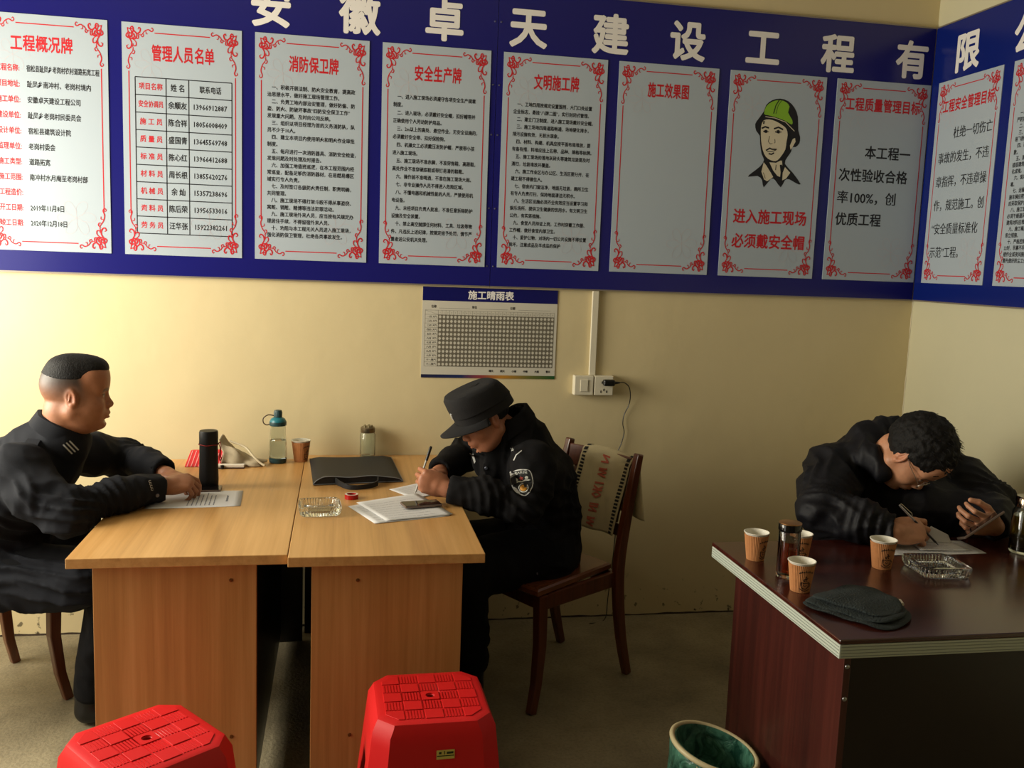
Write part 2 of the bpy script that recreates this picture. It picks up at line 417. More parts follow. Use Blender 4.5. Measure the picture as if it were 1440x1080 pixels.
def notice(parent, wall, x0, wd, title, tspan=(.25, .75), tv=.122, th=.066):
    M = frameM(wall, x0); mp = MB()
    mp.box(0, wd, -PH, 0, -.003, 0, M=M); panel = mp.build('notice_panel', M_GREYP, parent)
    b = Print(M); m_ = .020
    for (cx, sx) in ((m_, 1), (wd - m_, -1)):
        for (cy, sy) in ((-m_, -1), (-PH + m_, 1)): ornament(b, cx, cy, sx, sy)
    lw_ = .0040
    b.rect(.27 * wd, .73 * wd, -.036, -.036 + lw_); b.rect(.27 * wd, .73 * wd, -PH + .036 - lw_, -PH + .036)
    b.rect(.022, .022 + lw_, -PH * .82, -PH * .205); b.rect(wd - .022 - lw_, wd - .022, -PH * .82, -PH * .205)
    b.build('red_border', M_RED, panel)
    fl = Print(M); fl.lift = .0002
    for (fx, fy, k) in ((.24, .17, 1.0), (.72, .85, 1.15)):
        for a in range(6):
            c_, s_ = math.cos(a * PI / 3), math.sin(a * PI / 3)
            pts = catmull([(0, 0, 0), (.03, .018, 0), (.055, .012, 0), (.06, -.004, 0), (.045, -.012, 0), (.015, -.01, 0)], 4)
            fl.stroke([(fx * wd + k * (p.x * c_ - p.y * s_), -fy * PH + k * (p.x * s_ + p.y * c_)) for p in pts], .0012)
    fl.build('pale_flower_print', M_PINK, panel)
    if title:
        t = Print(M); a, c = tspan; sp = (c - a) * wd / len(title)
        t.chars(title, (a + c) / 2 * wd, -tv * PH, sp * .98, th, .034, 2, sp, 'title_character', M_RED, panel)
    return panel, M
def body(panel, M, wd, rows, u0, v0, v1, cw, ch, mtl=None, bold=.034, name='body_text', res=1, vs=None):
    P = Print(M); n = len(rows)
    for i, r in enumerate(rows):
        v = vs[i] if vs else v0 + (v1 - v0) * i / max(1, n - 1)
        ind = 0
        while r.startswith('~'): ind += 1; r = r[1:]
        if r: P.text(r, u0 * wd + ind * cw, -v * PH, cw, ch, bold, res)
    P.build(name, mtl or M_BLACK, panel); return P

def sheet(name_label, wall, a, b, mtl):
    root = empty('notice_board', ((a + b) / 2 if wall == 'back' else 0, 0 if wall == 'back' else (a + b) / 2, ZB), 0, name_label, 'notice board', 'blue boards along the walls')
    root.location = (0, 0, 0)
    q = MB()
    if wall == 'back': q.box(a, b, -BT, -.001, ZB, ZT)
    else: q.box(-BT, -.001, b, a, ZB, ZT)
    q.build('backing_board', mtl, root)
    for (za, zb, dd) in ((ZB - .006, ZB, .003), (ZT, ZT + .006, .002)):
        e = MB()
        if wall == 'back': e.box(a, b, -BT - dd, -.001, za, zb)
        else: e.box(-BT - dd, -.001, b, a, za, zb)
        e.build('edge_trim', M_EDGE, root)
    return root
SA = sheet('left blue board with large white characters and four text notices', 'back', -4.60, -1.9885, M_BLUE)
SB = sheet('middle blue board with the green helmet drawing, between its seam and corner', 'back', -1.9865, -0.014, M_BLUE)
SR = sheet('blue board on the right side wall with the safety target notice', 'right', -0.0145, -2.6, M_BLUE_R)
for z in (2.55, 2.30, 2.10, 1.80, 1.56):
    for dx, S_ in ((-.014, SA), (.012, SB)): q = MB(); q.lathe([(.004, 0), (.003, .0015)], (-1.9875 + dx, -BT - .0002, z), 8, M=Matrix.Rotation(PI / 2, 3, 'X').to_4x4()); q.build('screw', M_SCREW, S_, smooth=40)
# header characters, cut out and stuck on one by one
HB = [('安', -2.887), ('徽', -2.545), ('卓', -2.207), ('天', -1.861), ('建', -1.512), ('设', -1.172), ('工', -.831), ('程', -.480), ('有', -.123)]
for chx, x in HB:
    M = Matrix(((1, 0, 0, x), (0, 0, -1, -BT), (0, 1, 0, 2.538), (0, 0, 0, 1)))
    P = Print(M); P.lift = .0015; P.text(chx, 0, 0, .162, .168, .042, 3, 'c'); P.build('header_character', M_WHITEP, SA if x < -1.99 else SB, False)
for chx, y in [('限', -.245), ('公', -.60), ('司', -.95)]:
    M = Matrix(((0, 0, -1, -BT), (-1, 0, 0, y), (0, 1, 0, 2.538), (0, 0, 0, 1)))
    P = Print(M); P.lift = .0015; P.text(chx, 0, 0, .162, .168, .042, 3, 'c'); P.build('header_character', M_WHITEP, SR, False)

# 1 project overview
wd = .442
pn, M = notice(SA, 'back', -3.932, wd, '工程概况牌', (.22, .72), .12, .062)
rows = [('工程名称:', '宿松县趾凤乡老岗村农村道路拓宽工程', .0152), ('项目地址:', '趾凤乡南冲村、老岗村境内', .0190), ('施工单位:', '安徽卓天建设工程公司', .0190),
        ('建设单位:', '趾凤乡老岗村民委员会', .0190), ('设计单位:', '宿松县建筑设计院', .0190), ('监理单位:', '老岗村委会', .0190), ('施工类型:', '道路拓宽', .0190),
        ('施工范围:', '南冲村水月庵至老岗村部', .0190), ('工程造价:', '', .019), ('开工日期:', '2019年11月8日', .0190), ('竣工日期:', '2020年12月18日', .0190)]
P1 = Print(M); P2 = Print(M)
for i, (a, b_, cw) in enumerate(rows):
    v = -(.225 + .0655 * i) * PH
    P1.text(a, .10 * wd, v, .0200, .027, .03, 1); P2.text(b_, .345 * wd, v, cw, .026, .03, 1)
P1.build('label_text', M_RED, pn); P2.build('body_text', M_BLACK, pn)
# 2 staff list
pn, M = notice(SA, 'back', -3.439, wd, '管理人员名单', (.24, .77), .122, .064)
T = Print(M); X = [.105 * wd, .36 * wd, .55 * wd, .915 * wd]; Y0, Y1 = -.228 * PH, -.905 * PH
for i in range(10): y = Y0 + (Y1 - Y0) * i / 9; T.rect(X[0], X[3], y - .0018, y + .0018)
for x in X: T.rect(x - .0018, x + .0018, Y1, Y0)
T.build('table_rules', M_BLACK, pn)
R_ = ['项目名称', '安全协调员', '施 工 员', '质 量 员', '标 准 员', '材 料 员', '机 械 员', '资 料 员', '劳 务 员']
N_ = ['姓 名', '余顺友', '陈合祥', '盛国青', '陈心红', '周长根', '余 灿', '陈后荣', '汪华张']
T_ = ['联系电话', '13966912887', '18056008409', '13645569748', '13966412688', '13855620276', '15357238696', '13956533016', '15922382261']
P1 = Print(M); P2 = Print(M)
for i in range(9):
    y = Y0 + (Y1 - Y0) * (i + .5) / 9
    P1.text(R_[i], (X[0] + X[1]) / 2, y, .0185 if i == 1 else (.022 if i == 0 else .0235), .027, .03, 1, 'c')
    P2.text(N_[i], (X[1] + X[2]) / 2, y, .0235, .029, .03, 1, 'c')
    P2.text(T_[i], (X[2] + X[3]) / 2, y, .0205 if i == 0 else .0235, .028, .03, 1, 'c')
P1.build('label_text', M_RED, pn); P2.build('body_text', M_BLACK, pn)
# 3..5 rules
L3 = ['~~一、积极开展法制、防火安全教育，提高政', '治思想水平，做好施工现场管理工作。', '~~二、负责工地内部治安管理，做好防偷、防', '盗、防火、防破坏事故“四防安全保卫工作”', '发现重大问题，及时向公司反映。',
      '~~三、组织以项目经理为首的义务消防队，队', '员不少于10人。', '~~四、建立本项目内使用明火和明火作业审批', '制度。', '~~五、每月进行一次消防器具、消防安全检查，', '发现问题及时处理及时报告。',
      '~~六、加强工地值班巡逻，在本工程范围内经', '常巡查，配备足够的消防器材，在易燃易爆区', '域实行专人负责。', '~~七、及时签订各级防火责任制，职责明确，', '共同管理。', '~~八、施工现场不得打架斗殴不得从事盗窃、',
      '窝赃、销赃、赌博等违法犯罪活动。', '~~九、施工现场外来人员，应当按有关规定办', '理居住手续，不得留宿外来人员。', '~~十、劝阻与本工程无关人员进入施工现场，', '强化消防保卫管理，杜绝各类事故发生。']
pn, M = notice(SA, 'back', -2.947, wd, '消防保卫牌', (.29, .73), .125, .064)
body(pn, M, wd, [r.replace('~~', '~') for r in L3], .105, .232, .888, .0171, .0195)
L4 = ['~~一、进入施工现场必须遵守各项安全生产规章', '制度。', '~~二、进入现场，必须戴好安全帽，扣好帽带并', '正确使用个人劳动防护用品。', '~~三、2m以上的高处、悬空作业，无安全设施的，', '必须戴好安全带、扣好保险钩。',
      '~~四、机操女工必须戴压发防护帽，严禁带小孩', '进入施工现场。', '~~五、施工现场不准赤脚，不准穿拖鞋、高跟鞋，', '高处作业不准穿硬底鞋或带钉易滑的鞋靴。', '~~六、操作前不准喝酒，不准在施工现场大闹。', '~~七、非专业操作人员不得进入危险区域。',
      '~~八、不懂电器和机械性能的人员，严禁使用机', '电设备。', '~~九、未经项目负责人批准，不准任意拆除防护', '设施及安全装置。', '~~十、禁止高空抛掷任何材料、工具、垃圾等物', '件。凡违反上述纪律，按规定给予处罚，情节严', '重者送公安机关处理。']
pn, M = notice(SA, 'back', -2.453, wd - .002, '安全生产牌', (.29, .73), .125, .064)
body(pn, M, wd, [r.replace('~~', '~') for r in L4], .105, .235, .885, .0160, .0195)
L5 = ['~~一、工地四周按规定设置围挡，大门口处设置', '企业标志，悬挂“八牌二图”，实行封闭式管理。', '~~二、建立门卫制度，进入施工现场戴好安全帽。', '~~三、施工场地四周道路畅通，场地硬化排水，', '排污设施有效，无积水现象。', '~~四、材料、构建、机具应按平面布局堆放，要',
      '有备有措，料堆应挂上名称、品种、规格等标牌。', '~~五、施工现场的落地灰砖头等建筑垃圾要及时', '清扫，垃圾堆放并覆盖。', '~~六、施工作业区与办公区、生活区要分开，在', '建工程不得做住人。', '~~七、宿舍内门窗洁净，地面无垃圾，厕所卫生', '有专人负责打扫，保持地面清洁无积水。',
      '~~八、生活区设施必须齐全有效应当设置学习和', '娱乐场所，提供卫生健康的饮用水，有文明卫生', '公约，有奖惩措施。', '~~九、食堂人员持证上岗，工作时穿戴工作服、', '工作帽，做好食堂内部卫生。', '~~十、爱护公物，对场内一切公共设施不得位置', '损坏，注意成品及半成品的保护']
pn, M = notice(SB, 'back', -1.960, wd, '文明施工牌', (.29, .73), .125, .064)
body(pn, M, wd, [r.replace('~~', '~') for r in L5], .105, .232, .888, .0160, .0190)
# 6 empty one
pn, M = notice(SB, 'back', -1.468, wd + .002, '施工效果图', (.29, .71), .122, .064)
# 7 helmet poster
wd7 = .448
pn, M = notice(SB, 'back', -.971, wd7, None)
P = Print(M)
P.chars('进入施工现场', .505 * wd7, -.700 * PH, .058, .066, .034, 2, .058, 'slogan_character', M_RED, pn); P.chars('必须戴安全帽', .505 * wd7, -.822 * PH, .058, .066, .034, 2, .058, 'slogan_character', M_RED, pn)
def tr(pts):
    out = []
    for x, y in pts:
        xl = -15 - 78 * (y - 37) / 1073; out.append(((x - xl) / 502 * wd7, -((y - (37 + (x + 15) * .06)) / 1065) * PH))
    return out
def sm(pts, n=3): return [(p.x, p.y) for p in catmull([(a, b, 0) for a, b in pts], n, True)]
M_HGREEN = mat('lime_green_ink', rgb(140, 190, 50), 0.45); M_FACE = mat('cream_ink', rgb(222, 212, 184), 0.45)
K = Print(M); K.lift = .0005
K.poly(tr(sm([(152, 245), (165, 212), (195, 188), (237, 179), (280, 192), (312, 225), (330, 272), (332, 340), (342, 375), (338, 408), (318, 428), (300, 428), (295, 452), (274, 482), (262, 515), (302, 560), (346, 622), (318, 615), (285, 596), (262, 600), (240, 638), (212, 602), (188, 592), (150, 638), (142, 600), (118, 578), (68, 582), (90, 560), (132, 528), (152, 495), (140, 465), (132, 410), (130, 370), (112, 345), (107, 310), (125, 282)], 2)))
K.build('worker_outline', M_BLACK, pn)
G = Print(M); G.lift = .0009
G.poly(tr(sm([(153, 258), (163, 222), (193, 196), (234, 187), (268, 197), (286, 220), (278, 250), (300, 288), (298, 312), (262, 292), (212, 274), (172, 264)], 2))); G.build('worker_helmet', M_HGREEN, pn)
Fp = Print(M); Fp.lift = .0009
Fp.poly(tr(sm([(150, 292), (180, 286), (215, 296), (250, 316), (270, 335), (276, 365), (270, 400), (264, 440), (246, 470), (222, 497), (200, 500), (172, 488), (152, 462), (140, 418), (136, 370), (137, 325)], 2)))
Fp.poly(tr([(303, 386), (315, 381), (318, 400), (302, 428), (291, 442), (288, 420)])); Fp.poly(tr([(180, 507), (215, 510), (246, 494), (248, 520), (240, 585), (222, 578), (200, 550)]))
Fp.poly(tr([(150, 507), (163, 522), (188, 562), (200, 584), (168, 606), (152, 596), (138, 556)])); Fp.poly(tr([(262, 532), (290, 562), (268, 592), (247, 602), (250, 562)]))
Fp.stroke(tr([(160, 272), (210, 279), (265, 299), (312, 346)]), .003)
Fp.build('worker_face', M_FACE, pn)
K = Print(M); K.lift = .0013
for pts, a in (([(140, 332), (158, 324), (178, 330)], .007), ([(204, 334), (228, 326), (252, 338)], .007), ([(232, 186), (214, 215), (202, 256)], .004), ([(245, 188), (226, 215), (214, 258)], .002),
               ([(148, 348), (162, 340), (176, 350), (162, 355), (148, 348)], .003), ([(210, 350), (226, 341), (244, 351), (228, 357), (210, 350)], .003),
               ([(182, 372), (174, 400), (184, 412), (196, 410)], .0022), ([(208, 388), (210, 404), (204, 408)], .0022), ([(162, 446), (182, 434), (194, 440), (218, 440)], .006), ([(168, 450), (190, 452), (214, 444)], .003), ([(176, 462), (190, 466), (204, 458)], .006),
               ([(290, 340), (284, 400), (270, 450), (240, 500)], .004), ([(163, 512), (190, 556), (214, 590)], .008), ([(240, 520), (244, 560), (240, 600)], .010), ([(152, 294), (150, 310)], .006), ([(215, 520), (212, 548)], .003), ([(148, 560), (158, 592)], .002)):
    K.stroke(tr(pts), a)
for (x, y) in ((162, 348), (227, 349)): K.poly(tr([(x + 8 * math.cos(t * PI / 4), y + 8 * math.sin(t * PI / 4)) for t in range(8)]))
K.build('worker_lines', M_BLACK, pn)
# 8 quality target
wd8 = .455
pn, M = notice(SB, 'back', -.472, wd8, '工程质量管理目标', (.10, .90), .118, .060)
P = Print(M)
for t, u, v in (('本工程一', .345, .352), ('次性验收合格', .085, .468), ('率100%，创', .085, .580), ('优质工程', .085, .690)): P.text(t, u * wd8, -v * PH, .0565, .060, .024, 2) if '1' in t else P.chars(t, u * wd8, -v * PH, .0565, .060, .026, 2, .0565, 'large_character', M_BLACK, pn, 'l')
P.build('body_text', M_BLACK, pn)
# 9 safety target on the side wall
wd9 = .412
pn, M = notice(SR, 'right', -.069, wd9, '工程安全管理目标', (.10, .90), .125, .058)
P = Print(M)
for i, t in enumerate(['~~~~~~杜绝一切伤亡', '事故的发生，不违', '章指挥，不违章操', '作，规范施工。创', '“安全质量标准化', '示范”工程。']):
    k = t.count('~'); t = t.replace('~', ''); P.text(t, (.10 + (.22 if k else 0)) * wd9, -(.262 + .1165 * i) * PH, .0415, .052, .02, 2)
P.build('body_text', M_BLACK, pn)
# 10 rules, cut by the right edge of the photograph
L10 = ['~一、严格执行环境保护制度，', '严防扬尘污染周边居民。', '~二、施工现场道路定期洒水，', '~三、严禁焚烧各类废弃材料，', '易飞扬的材料应覆盖。', '~四、建筑垃圾集中堆放清运，严禁抛', '散。', '~五、清理施工垃圾时，使用封闭容器，', '楼层建筑垃圾应及时清理，', '化成堆。', '~六、现场严禁使用有', '毒。', '~七、运输车辆出场冲洗，', '施车辆应密闭遮盖，', '应采取保护措施。', '~八、施工现场油料库房', '必须干燥通风，', '建筑材料应堆放整齐。', '~九、施工噪声应控制，', '库立措施。', '~十、严格控制作业时间，晚间不超过', '22时，早晨不早于6时，', '楼作业或夜间施工须审批，', '要先做好防尘工作。']
pn, M = notice(SR, 'right', -.541, .44, '环境保护牌', (.29, .73), .125, .064)
body(pn, M, .44, L10, .105, .235, .885, .0165, .020)
pn, M = notice(SR, 'right', -1.03, .44, '安全宣传牌', (.29, .73), .125, .064)

# ------------------------------------------------------------------ weather chart
ch = empty('weather_chart', (0, 0, 0), 0, 'white wall chart with blue header, grid of small circles and rainbow foot stripe', 'chart')
cx0, cx1, cz0, cz1 = -2.268, -1.688, 1.083, 1.467
CWD = cx1 - cx0; CHH = cz1 - cz0
M_CPAP = mat('chart_paper', rgb(205, 200, 184), 0.5); M_NAVY = mat('navy_ink', rgb(14, 16, 92), 0.35); M_CGREY = mat('grey_ink', rgb(122, 116, 100), 0.6)
MB().box(cx0, cx1, -.003, -.0008, cz0, cz1).build('sheet', M_CPAP, ch)
M = Matrix(((1, 0, 0, cx0), (0, 0, -1, -.003), (0, 1, 0, cz1), (0, 0, 0, 1)))
P = Print(M); P.rect(0, CWD, -.058, 0); P.build('header_band', M_NAVY, ch)
P = Print(M); P.lift = .0009; P.text('施工晴雨表', CWD * .5, -.030, .0395, .040, .035, 2, 'c'); P.build('title_text', M_WHITEP, ch)
G = Print(M); gx0, gx1, gy0, gy1 = .012, CWD - .012, -.098, -.335
cxs = [gx0, gx0 + .055] + [gx0 + .055 + (gx1 - gx0 - .055) * (i + 1) / 31 for i in range(31)]
cys = [gy0 - (gy0 - gy1) * i / 13 for i in range(14)]
for x in cxs: G.rect(x - .0005, x + .0005, gy1, gy0)
for y in cys: G.rect(gx0, gx1, y - .0005, y + .0005)
G.stroke([(gx0, gy0), (gx0 + .055, cys[1])], .0008)
for j in range(1, 13):
    for i in range(1, 32):
        x = (cxs[i] + cxs[i + 1]) / 2; y = (cys[j] + cys[j + 1]) / 2; w2 = (cxs[3] - cxs[2]) / 2; h2 = (cys[1] - cys[2]) / 2
        n = 8; o_ = [(x + .0058 * math.cos(2 * PI * k / n + PI / 8), y + .0062 * math.sin(2 * PI * k / n + PI / 8)) for k in range(n)]
        # four dark corner pieces leave a light disc in every cell
        for sx in (-1, 1):
            for sy in (-1, 1):
                a = [p for p in o_ if (p[0] - x) * sx > 0 and (p[1] - y) * sy > 0]
                a.sort(key=lambda p: abs(p[0] - x))
                G.poly([(x, y + sy * h2), (x + sx * w2, y + sy * h2), (x + sx * w2, y), (x + sx * .0058, y)] + list(reversed(a)) + [(x, y + sy * .0062)])
for i in range(1, 32): G.text(str(i), (cxs[i] + cxs[i + 1]) / 2, (cys[0] + cys[1]) / 2, .008, .009, 0, 1, 'c')
G.build('grid_print', M_CGREY, ch)
P = Print(M)
mo = ['一', '二', '三', '四', '五', '六', '七', '八', '九', '十', '十一', '十二']
for j in range(12): P.text(mo[j] + '月', gx0 + .008, (cys[j + 1] + cys[j + 2]) / 2, .010, .010, .02, 1); P.text('天气', gx0 + .032, (cys[j + 1] + cys[j + 2]) / 2, .009, .010, .02, 1)
P.text('名称', .048, -.082, .011, .013, .03, 1, 'c'); P.text('单位', .22, -.082, .011, .013, .03, 1, 'c'); P.text('日期', .385, -.082, .011, .013, .03, 1, 'c')
P.rect(.07, .20, -.089, -.0882); P.rect(.24, .365, -.089, -.0882); P.rect(.41, .55, -.089, -.0882)
for i, t in enumerate(['晴天', '阴天', '小雨', '中雨', '大雨', '雪天']): P.text(t, .30 + i * .050, -.352, .010, .011, .04, 1, 'c')
P.build('small_text', M_BLACK, ch)
m, nt, b = newmat('rainbow_ink'); tc = nd(nt, 'ShaderNodeTexCoord'); sp = nd(nt, 'ShaderNodeSeparateXYZ'); r = nd(nt, 'ShaderNodeValToRGB')
nt.links.new(tc.outputs['Generated'], sp.inputs[0]); nt.links.new(sp.outputs['X'], r.inputs[0]); nt.links.new(r.outputs[0], b.inputs['Base Color'])
e = r.color_ramp.elements; e[0].color = rgb(20, 24, 60); e[1].color = rgb(20, 84, 40)
for p_, c_ in ((.3, rgb(24, 40, 90)), (.45, rgb(150, 60, 60)), (.6, rgb(190, 130, 40)), (.8, rgb(110, 110, 50))): k = e.new(p_); k.color = c_
P = Print(M); P.rect(0, CWD, -CHH, -CHH + .014); P.build('rainbow_stripe', m, ch)

# ------------------------------------------------------------------ trunking, switch and socket
M_PVC = mat('white_pvc', rgb(222, 214, 190), 0.4); M_PLUG = mat('black_plastic', rgb(16, 16, 17), 0.35); M_HOLE = mat('slot_black', rgb(10, 10, 10), 0.7)
tr_ = MB(); tr_.box(-1.536, -1.508, -.016, -.001, 1.105, ZB - .007); o = tr_.build('cable_trunking', M_PVC, bevel=.002)
props(o, 'white vertical cable trunking from the blue board down to the switch', 'trunking')
def wallbox(name, x0, label, cat):
    r = empty(name, (0, 0, 0), 0, label, cat)
    MB().box(x0, x0 + .086, -.034, -.001, 1.019, 1.105).build('back_box', M_PVC, r, bevel=.003)
    MB().box(x0 + .001, x0 + .085, -.040, -.0345, 1.020, 1.104).build('face_plate', M_PVC, r, bevel=.004)
    return r
r = wallbox('light_switch', -1.606, 'white single rocker light switch on the wall, beside the socket', 'light switch')
MB().box(-1.580, -1.546, -.044, -.0405, 1.036, 1.088).build('rocker', M_PVC, r, bevel=.002)
r = wallbox('wall_socket', -1.517, 'white wall socket with a black charger plugged in', 'socket')
q = MB()
for (dx, dz, s_) in ((.030, .018, 1), (.043, .026, 0), (.056, .018, 1), (.034, .058, 0), (.052, .058, 0)):
    q.box(-1.517 + dx - .002, -1.517 + dx + .002, -.0412, -.0403, 1.019 + dz - .006, 1.019 + dz + .004)
q.build('socket_slot', M_HOLE, r)
pl = empty('charger_plug', (0, 0, 0), 0, 'black charger plug in the socket, its thin cable hanging behind the chair', 'charger')
q = MB(); q.box(-1.483, -1.432, -.074, -.0415, 1.064, 1.092); q.build('plug_body', M_PLUG, pl, bevel=.008, seg=3)
q = MB(); q.tube([(-1.434, -.058, 1.078), (-1.420, -.058, 1.078), (-1.408, -.057, 1.079)], [.007, .005, .003], 10); q.build('strain_relief', M_PLUG, pl, smooth=40)
cb = catmull([(-1.410, -.057, 1.079), (-1.385, -.05, 1.078), (-1.357, -.035, 1.055), (-1.345, -.02, 1.01), (-1.349, -.012, .97), (-1.366, -.01, .93), (-1.370, -.01, .89), (-1.362, -.01, .85), (-1.372, -.01, .80), (-1.39, -.012, .74), (-1.375, -.012, .60), (-1.38, -.012, .35), (-1.40, -.02, .10), (-1.42, -.05, .004), (-1.50, -.09, .003)], 6)
q = MB(); q.tube(cb, .0022, 6); q.build('cable', M_PLUG, pl, smooth=60)
# ------------------------------------------------------------------ furniture
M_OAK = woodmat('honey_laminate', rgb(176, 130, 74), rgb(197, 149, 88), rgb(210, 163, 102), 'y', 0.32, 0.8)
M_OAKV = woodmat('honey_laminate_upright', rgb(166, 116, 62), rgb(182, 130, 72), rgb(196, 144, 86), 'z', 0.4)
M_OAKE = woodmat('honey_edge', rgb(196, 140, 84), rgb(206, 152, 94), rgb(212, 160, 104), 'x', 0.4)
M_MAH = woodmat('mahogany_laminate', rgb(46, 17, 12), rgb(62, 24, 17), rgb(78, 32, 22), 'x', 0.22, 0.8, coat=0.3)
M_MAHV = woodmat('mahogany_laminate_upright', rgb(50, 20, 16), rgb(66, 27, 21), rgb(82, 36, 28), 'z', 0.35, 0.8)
M_DKP = mat('modesty_panel_and_gap_shade', rgb(26, 22, 22), 0.3)
M_BAND = mat('grey_edge_band', rgb(190, 198, 184), 0.4)
M_BRASS = mat('screw_brass', rgb(120, 84, 44), 0.4, 0.7)
DZ = 0.75
def wood_desk(label, x0, x1, y0, y1, px0, px1, inner):
    r = empty('wooden_desk', ((x0 + x1) / 2, (y0 + y1) / 2, 0), 0, label, 'desk', 'honey coloured desks pushed together')
    cx, cy = (x0 + x1) / 2, (y0 + y1) / 2
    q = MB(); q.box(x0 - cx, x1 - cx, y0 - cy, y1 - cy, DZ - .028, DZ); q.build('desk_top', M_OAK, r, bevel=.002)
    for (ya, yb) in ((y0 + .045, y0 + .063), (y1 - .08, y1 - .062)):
        rear = ya > y0 + .1; q = MB(); q.box((x0 + .002 if rear and inner < 0 else px0) - cx, (x1 - .002 if rear and inner > 0 else px1) - cx, ya - cy, yb - cy, 0.003, DZ - .0285); s = q.build('side_panel', M_DKP if rear else M_OAKV, r, bevel=.0015)  # rear panel widened and coloured dark, standing in for shade between the desks
        if ya < y0 + .1:
            for (fx, z) in ((.84, .665), (.84, .20)) if inner > 0 else ((.30, .665), (.26, .20), (.50, .13)):
                k = MB(); k.lathe([(.0055, 0), (.005, .002), (.002, .0025)], (px0 + (px1 - px0) * fx - cx, ya - cy - .0002, z), 10, M=Matrix.Rotation(PI / 2, 3, 'X').to_4x4()); k.build('screw', M_BRASS, s, smooth=40)
    xi = (px1 - .009) if inner > 0 else (px0 + .009)
    q = MB(); q.box(xi - .008 - cx, xi + .008 - cx, y0 + .0635 - cy, y1 - .0805 - cy, .04, DZ - .0285); q.build('modesty_panel', M_DKP, r)
    q = MB(); q.box(px0 + .02 - cx, px1 - .06 - cx if inner > 0 else px1 - .02 - cx, y1 - .45 - cy, y1 - .0805 - cy, .52, DZ - .0285) if inner > 0 else q.box(px0 + .06 - cx, px1 - .02 - cx, y1 - .45 - cy, y1 - .0805 - cy, .52, DZ - .0285)
    q.build('drawer_box', M_OAKV, r, bevel=.002)
    return r
wood_desk('left honey wood desk, under the thermos and its seated officer', -3.318, -2.7415, -1.345, -.085, -3.262, -2.828, 1)
wood_desk('right honey wood desk, under the black document bag', -2.7395, -2.190, -1.372, -.006, -2.676, -2.247, -1)

dk = empty('dark_desk', (-.76, -1.68, 0), 0, 'dark mahogany desk with a pale grey edge band, holding the paper cups', 'desk')
X0, X1, Y0_, Y1_ = -1.477, -.06, -2.055, -1.305
ox, oy = .76, 1.68
MB().box(X0 + ox, X1 + ox, Y0_ + oy, Y1_ + oy, DZ - .012, DZ).build('desk_top', M_MAH, dk, bevel=.003)
q = MB(); q.box(X0 + .001 + ox, X1 - .001 + ox, Y0_ + .001 + oy, Y1_ - .001 + oy, DZ - .046, DZ - .0125); b_ = q.build('edge_band', M_BAND, dk, bevel=.002)
q = MB()
for k in range(4):
    z = DZ - .041 + k * .0075; q.box(X0 - .0004 + ox, X0 + .0008 + ox, Y0_ + .004 + oy, Y1_ - .004 + oy, z, z + .0012); q.box(X0 + .004 + ox, X1 - .004 + ox, Y0_ - .0004 + oy, Y0_ + .0008 + oy, z, z + .0012)
q.build('band_groove', mat('band_groove_grey', rgb(140, 148, 138), .5), b_)
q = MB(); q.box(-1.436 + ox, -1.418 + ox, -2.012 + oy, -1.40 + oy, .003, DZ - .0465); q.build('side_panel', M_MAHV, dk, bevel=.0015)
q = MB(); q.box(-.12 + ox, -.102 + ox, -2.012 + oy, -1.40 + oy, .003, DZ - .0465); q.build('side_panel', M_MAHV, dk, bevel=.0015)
q = MB(); q.box(-1.4175 + ox, -.1205 + ox, -2.006 + oy, -1.990 + oy, .003, DZ - .0465); q.build('front_panel', mat('black_brown_panel', rgb(30, 20, 17), .3, vary=.15), dk)
q = MB(); q.box(-1.4175 + ox, -1.05 + ox, -1.989 + oy, -1.42 + oy, .08, DZ - .0465); q.build('drawer_box', M_MAHV, dk)
for z in (.665, .585):
    k = MB(); k.lathe([(.006, 0), (.005, .002), (.002, .003)], (-1.427 + ox, -2.012 + oy, z), 10, M=Matrix.Rotation(PI / 2, 3, 'X').to_4x4()); k.build('screw', mat('steel_screw', rgb(170, 170, 170), .3, .9), dk, smooth=40)

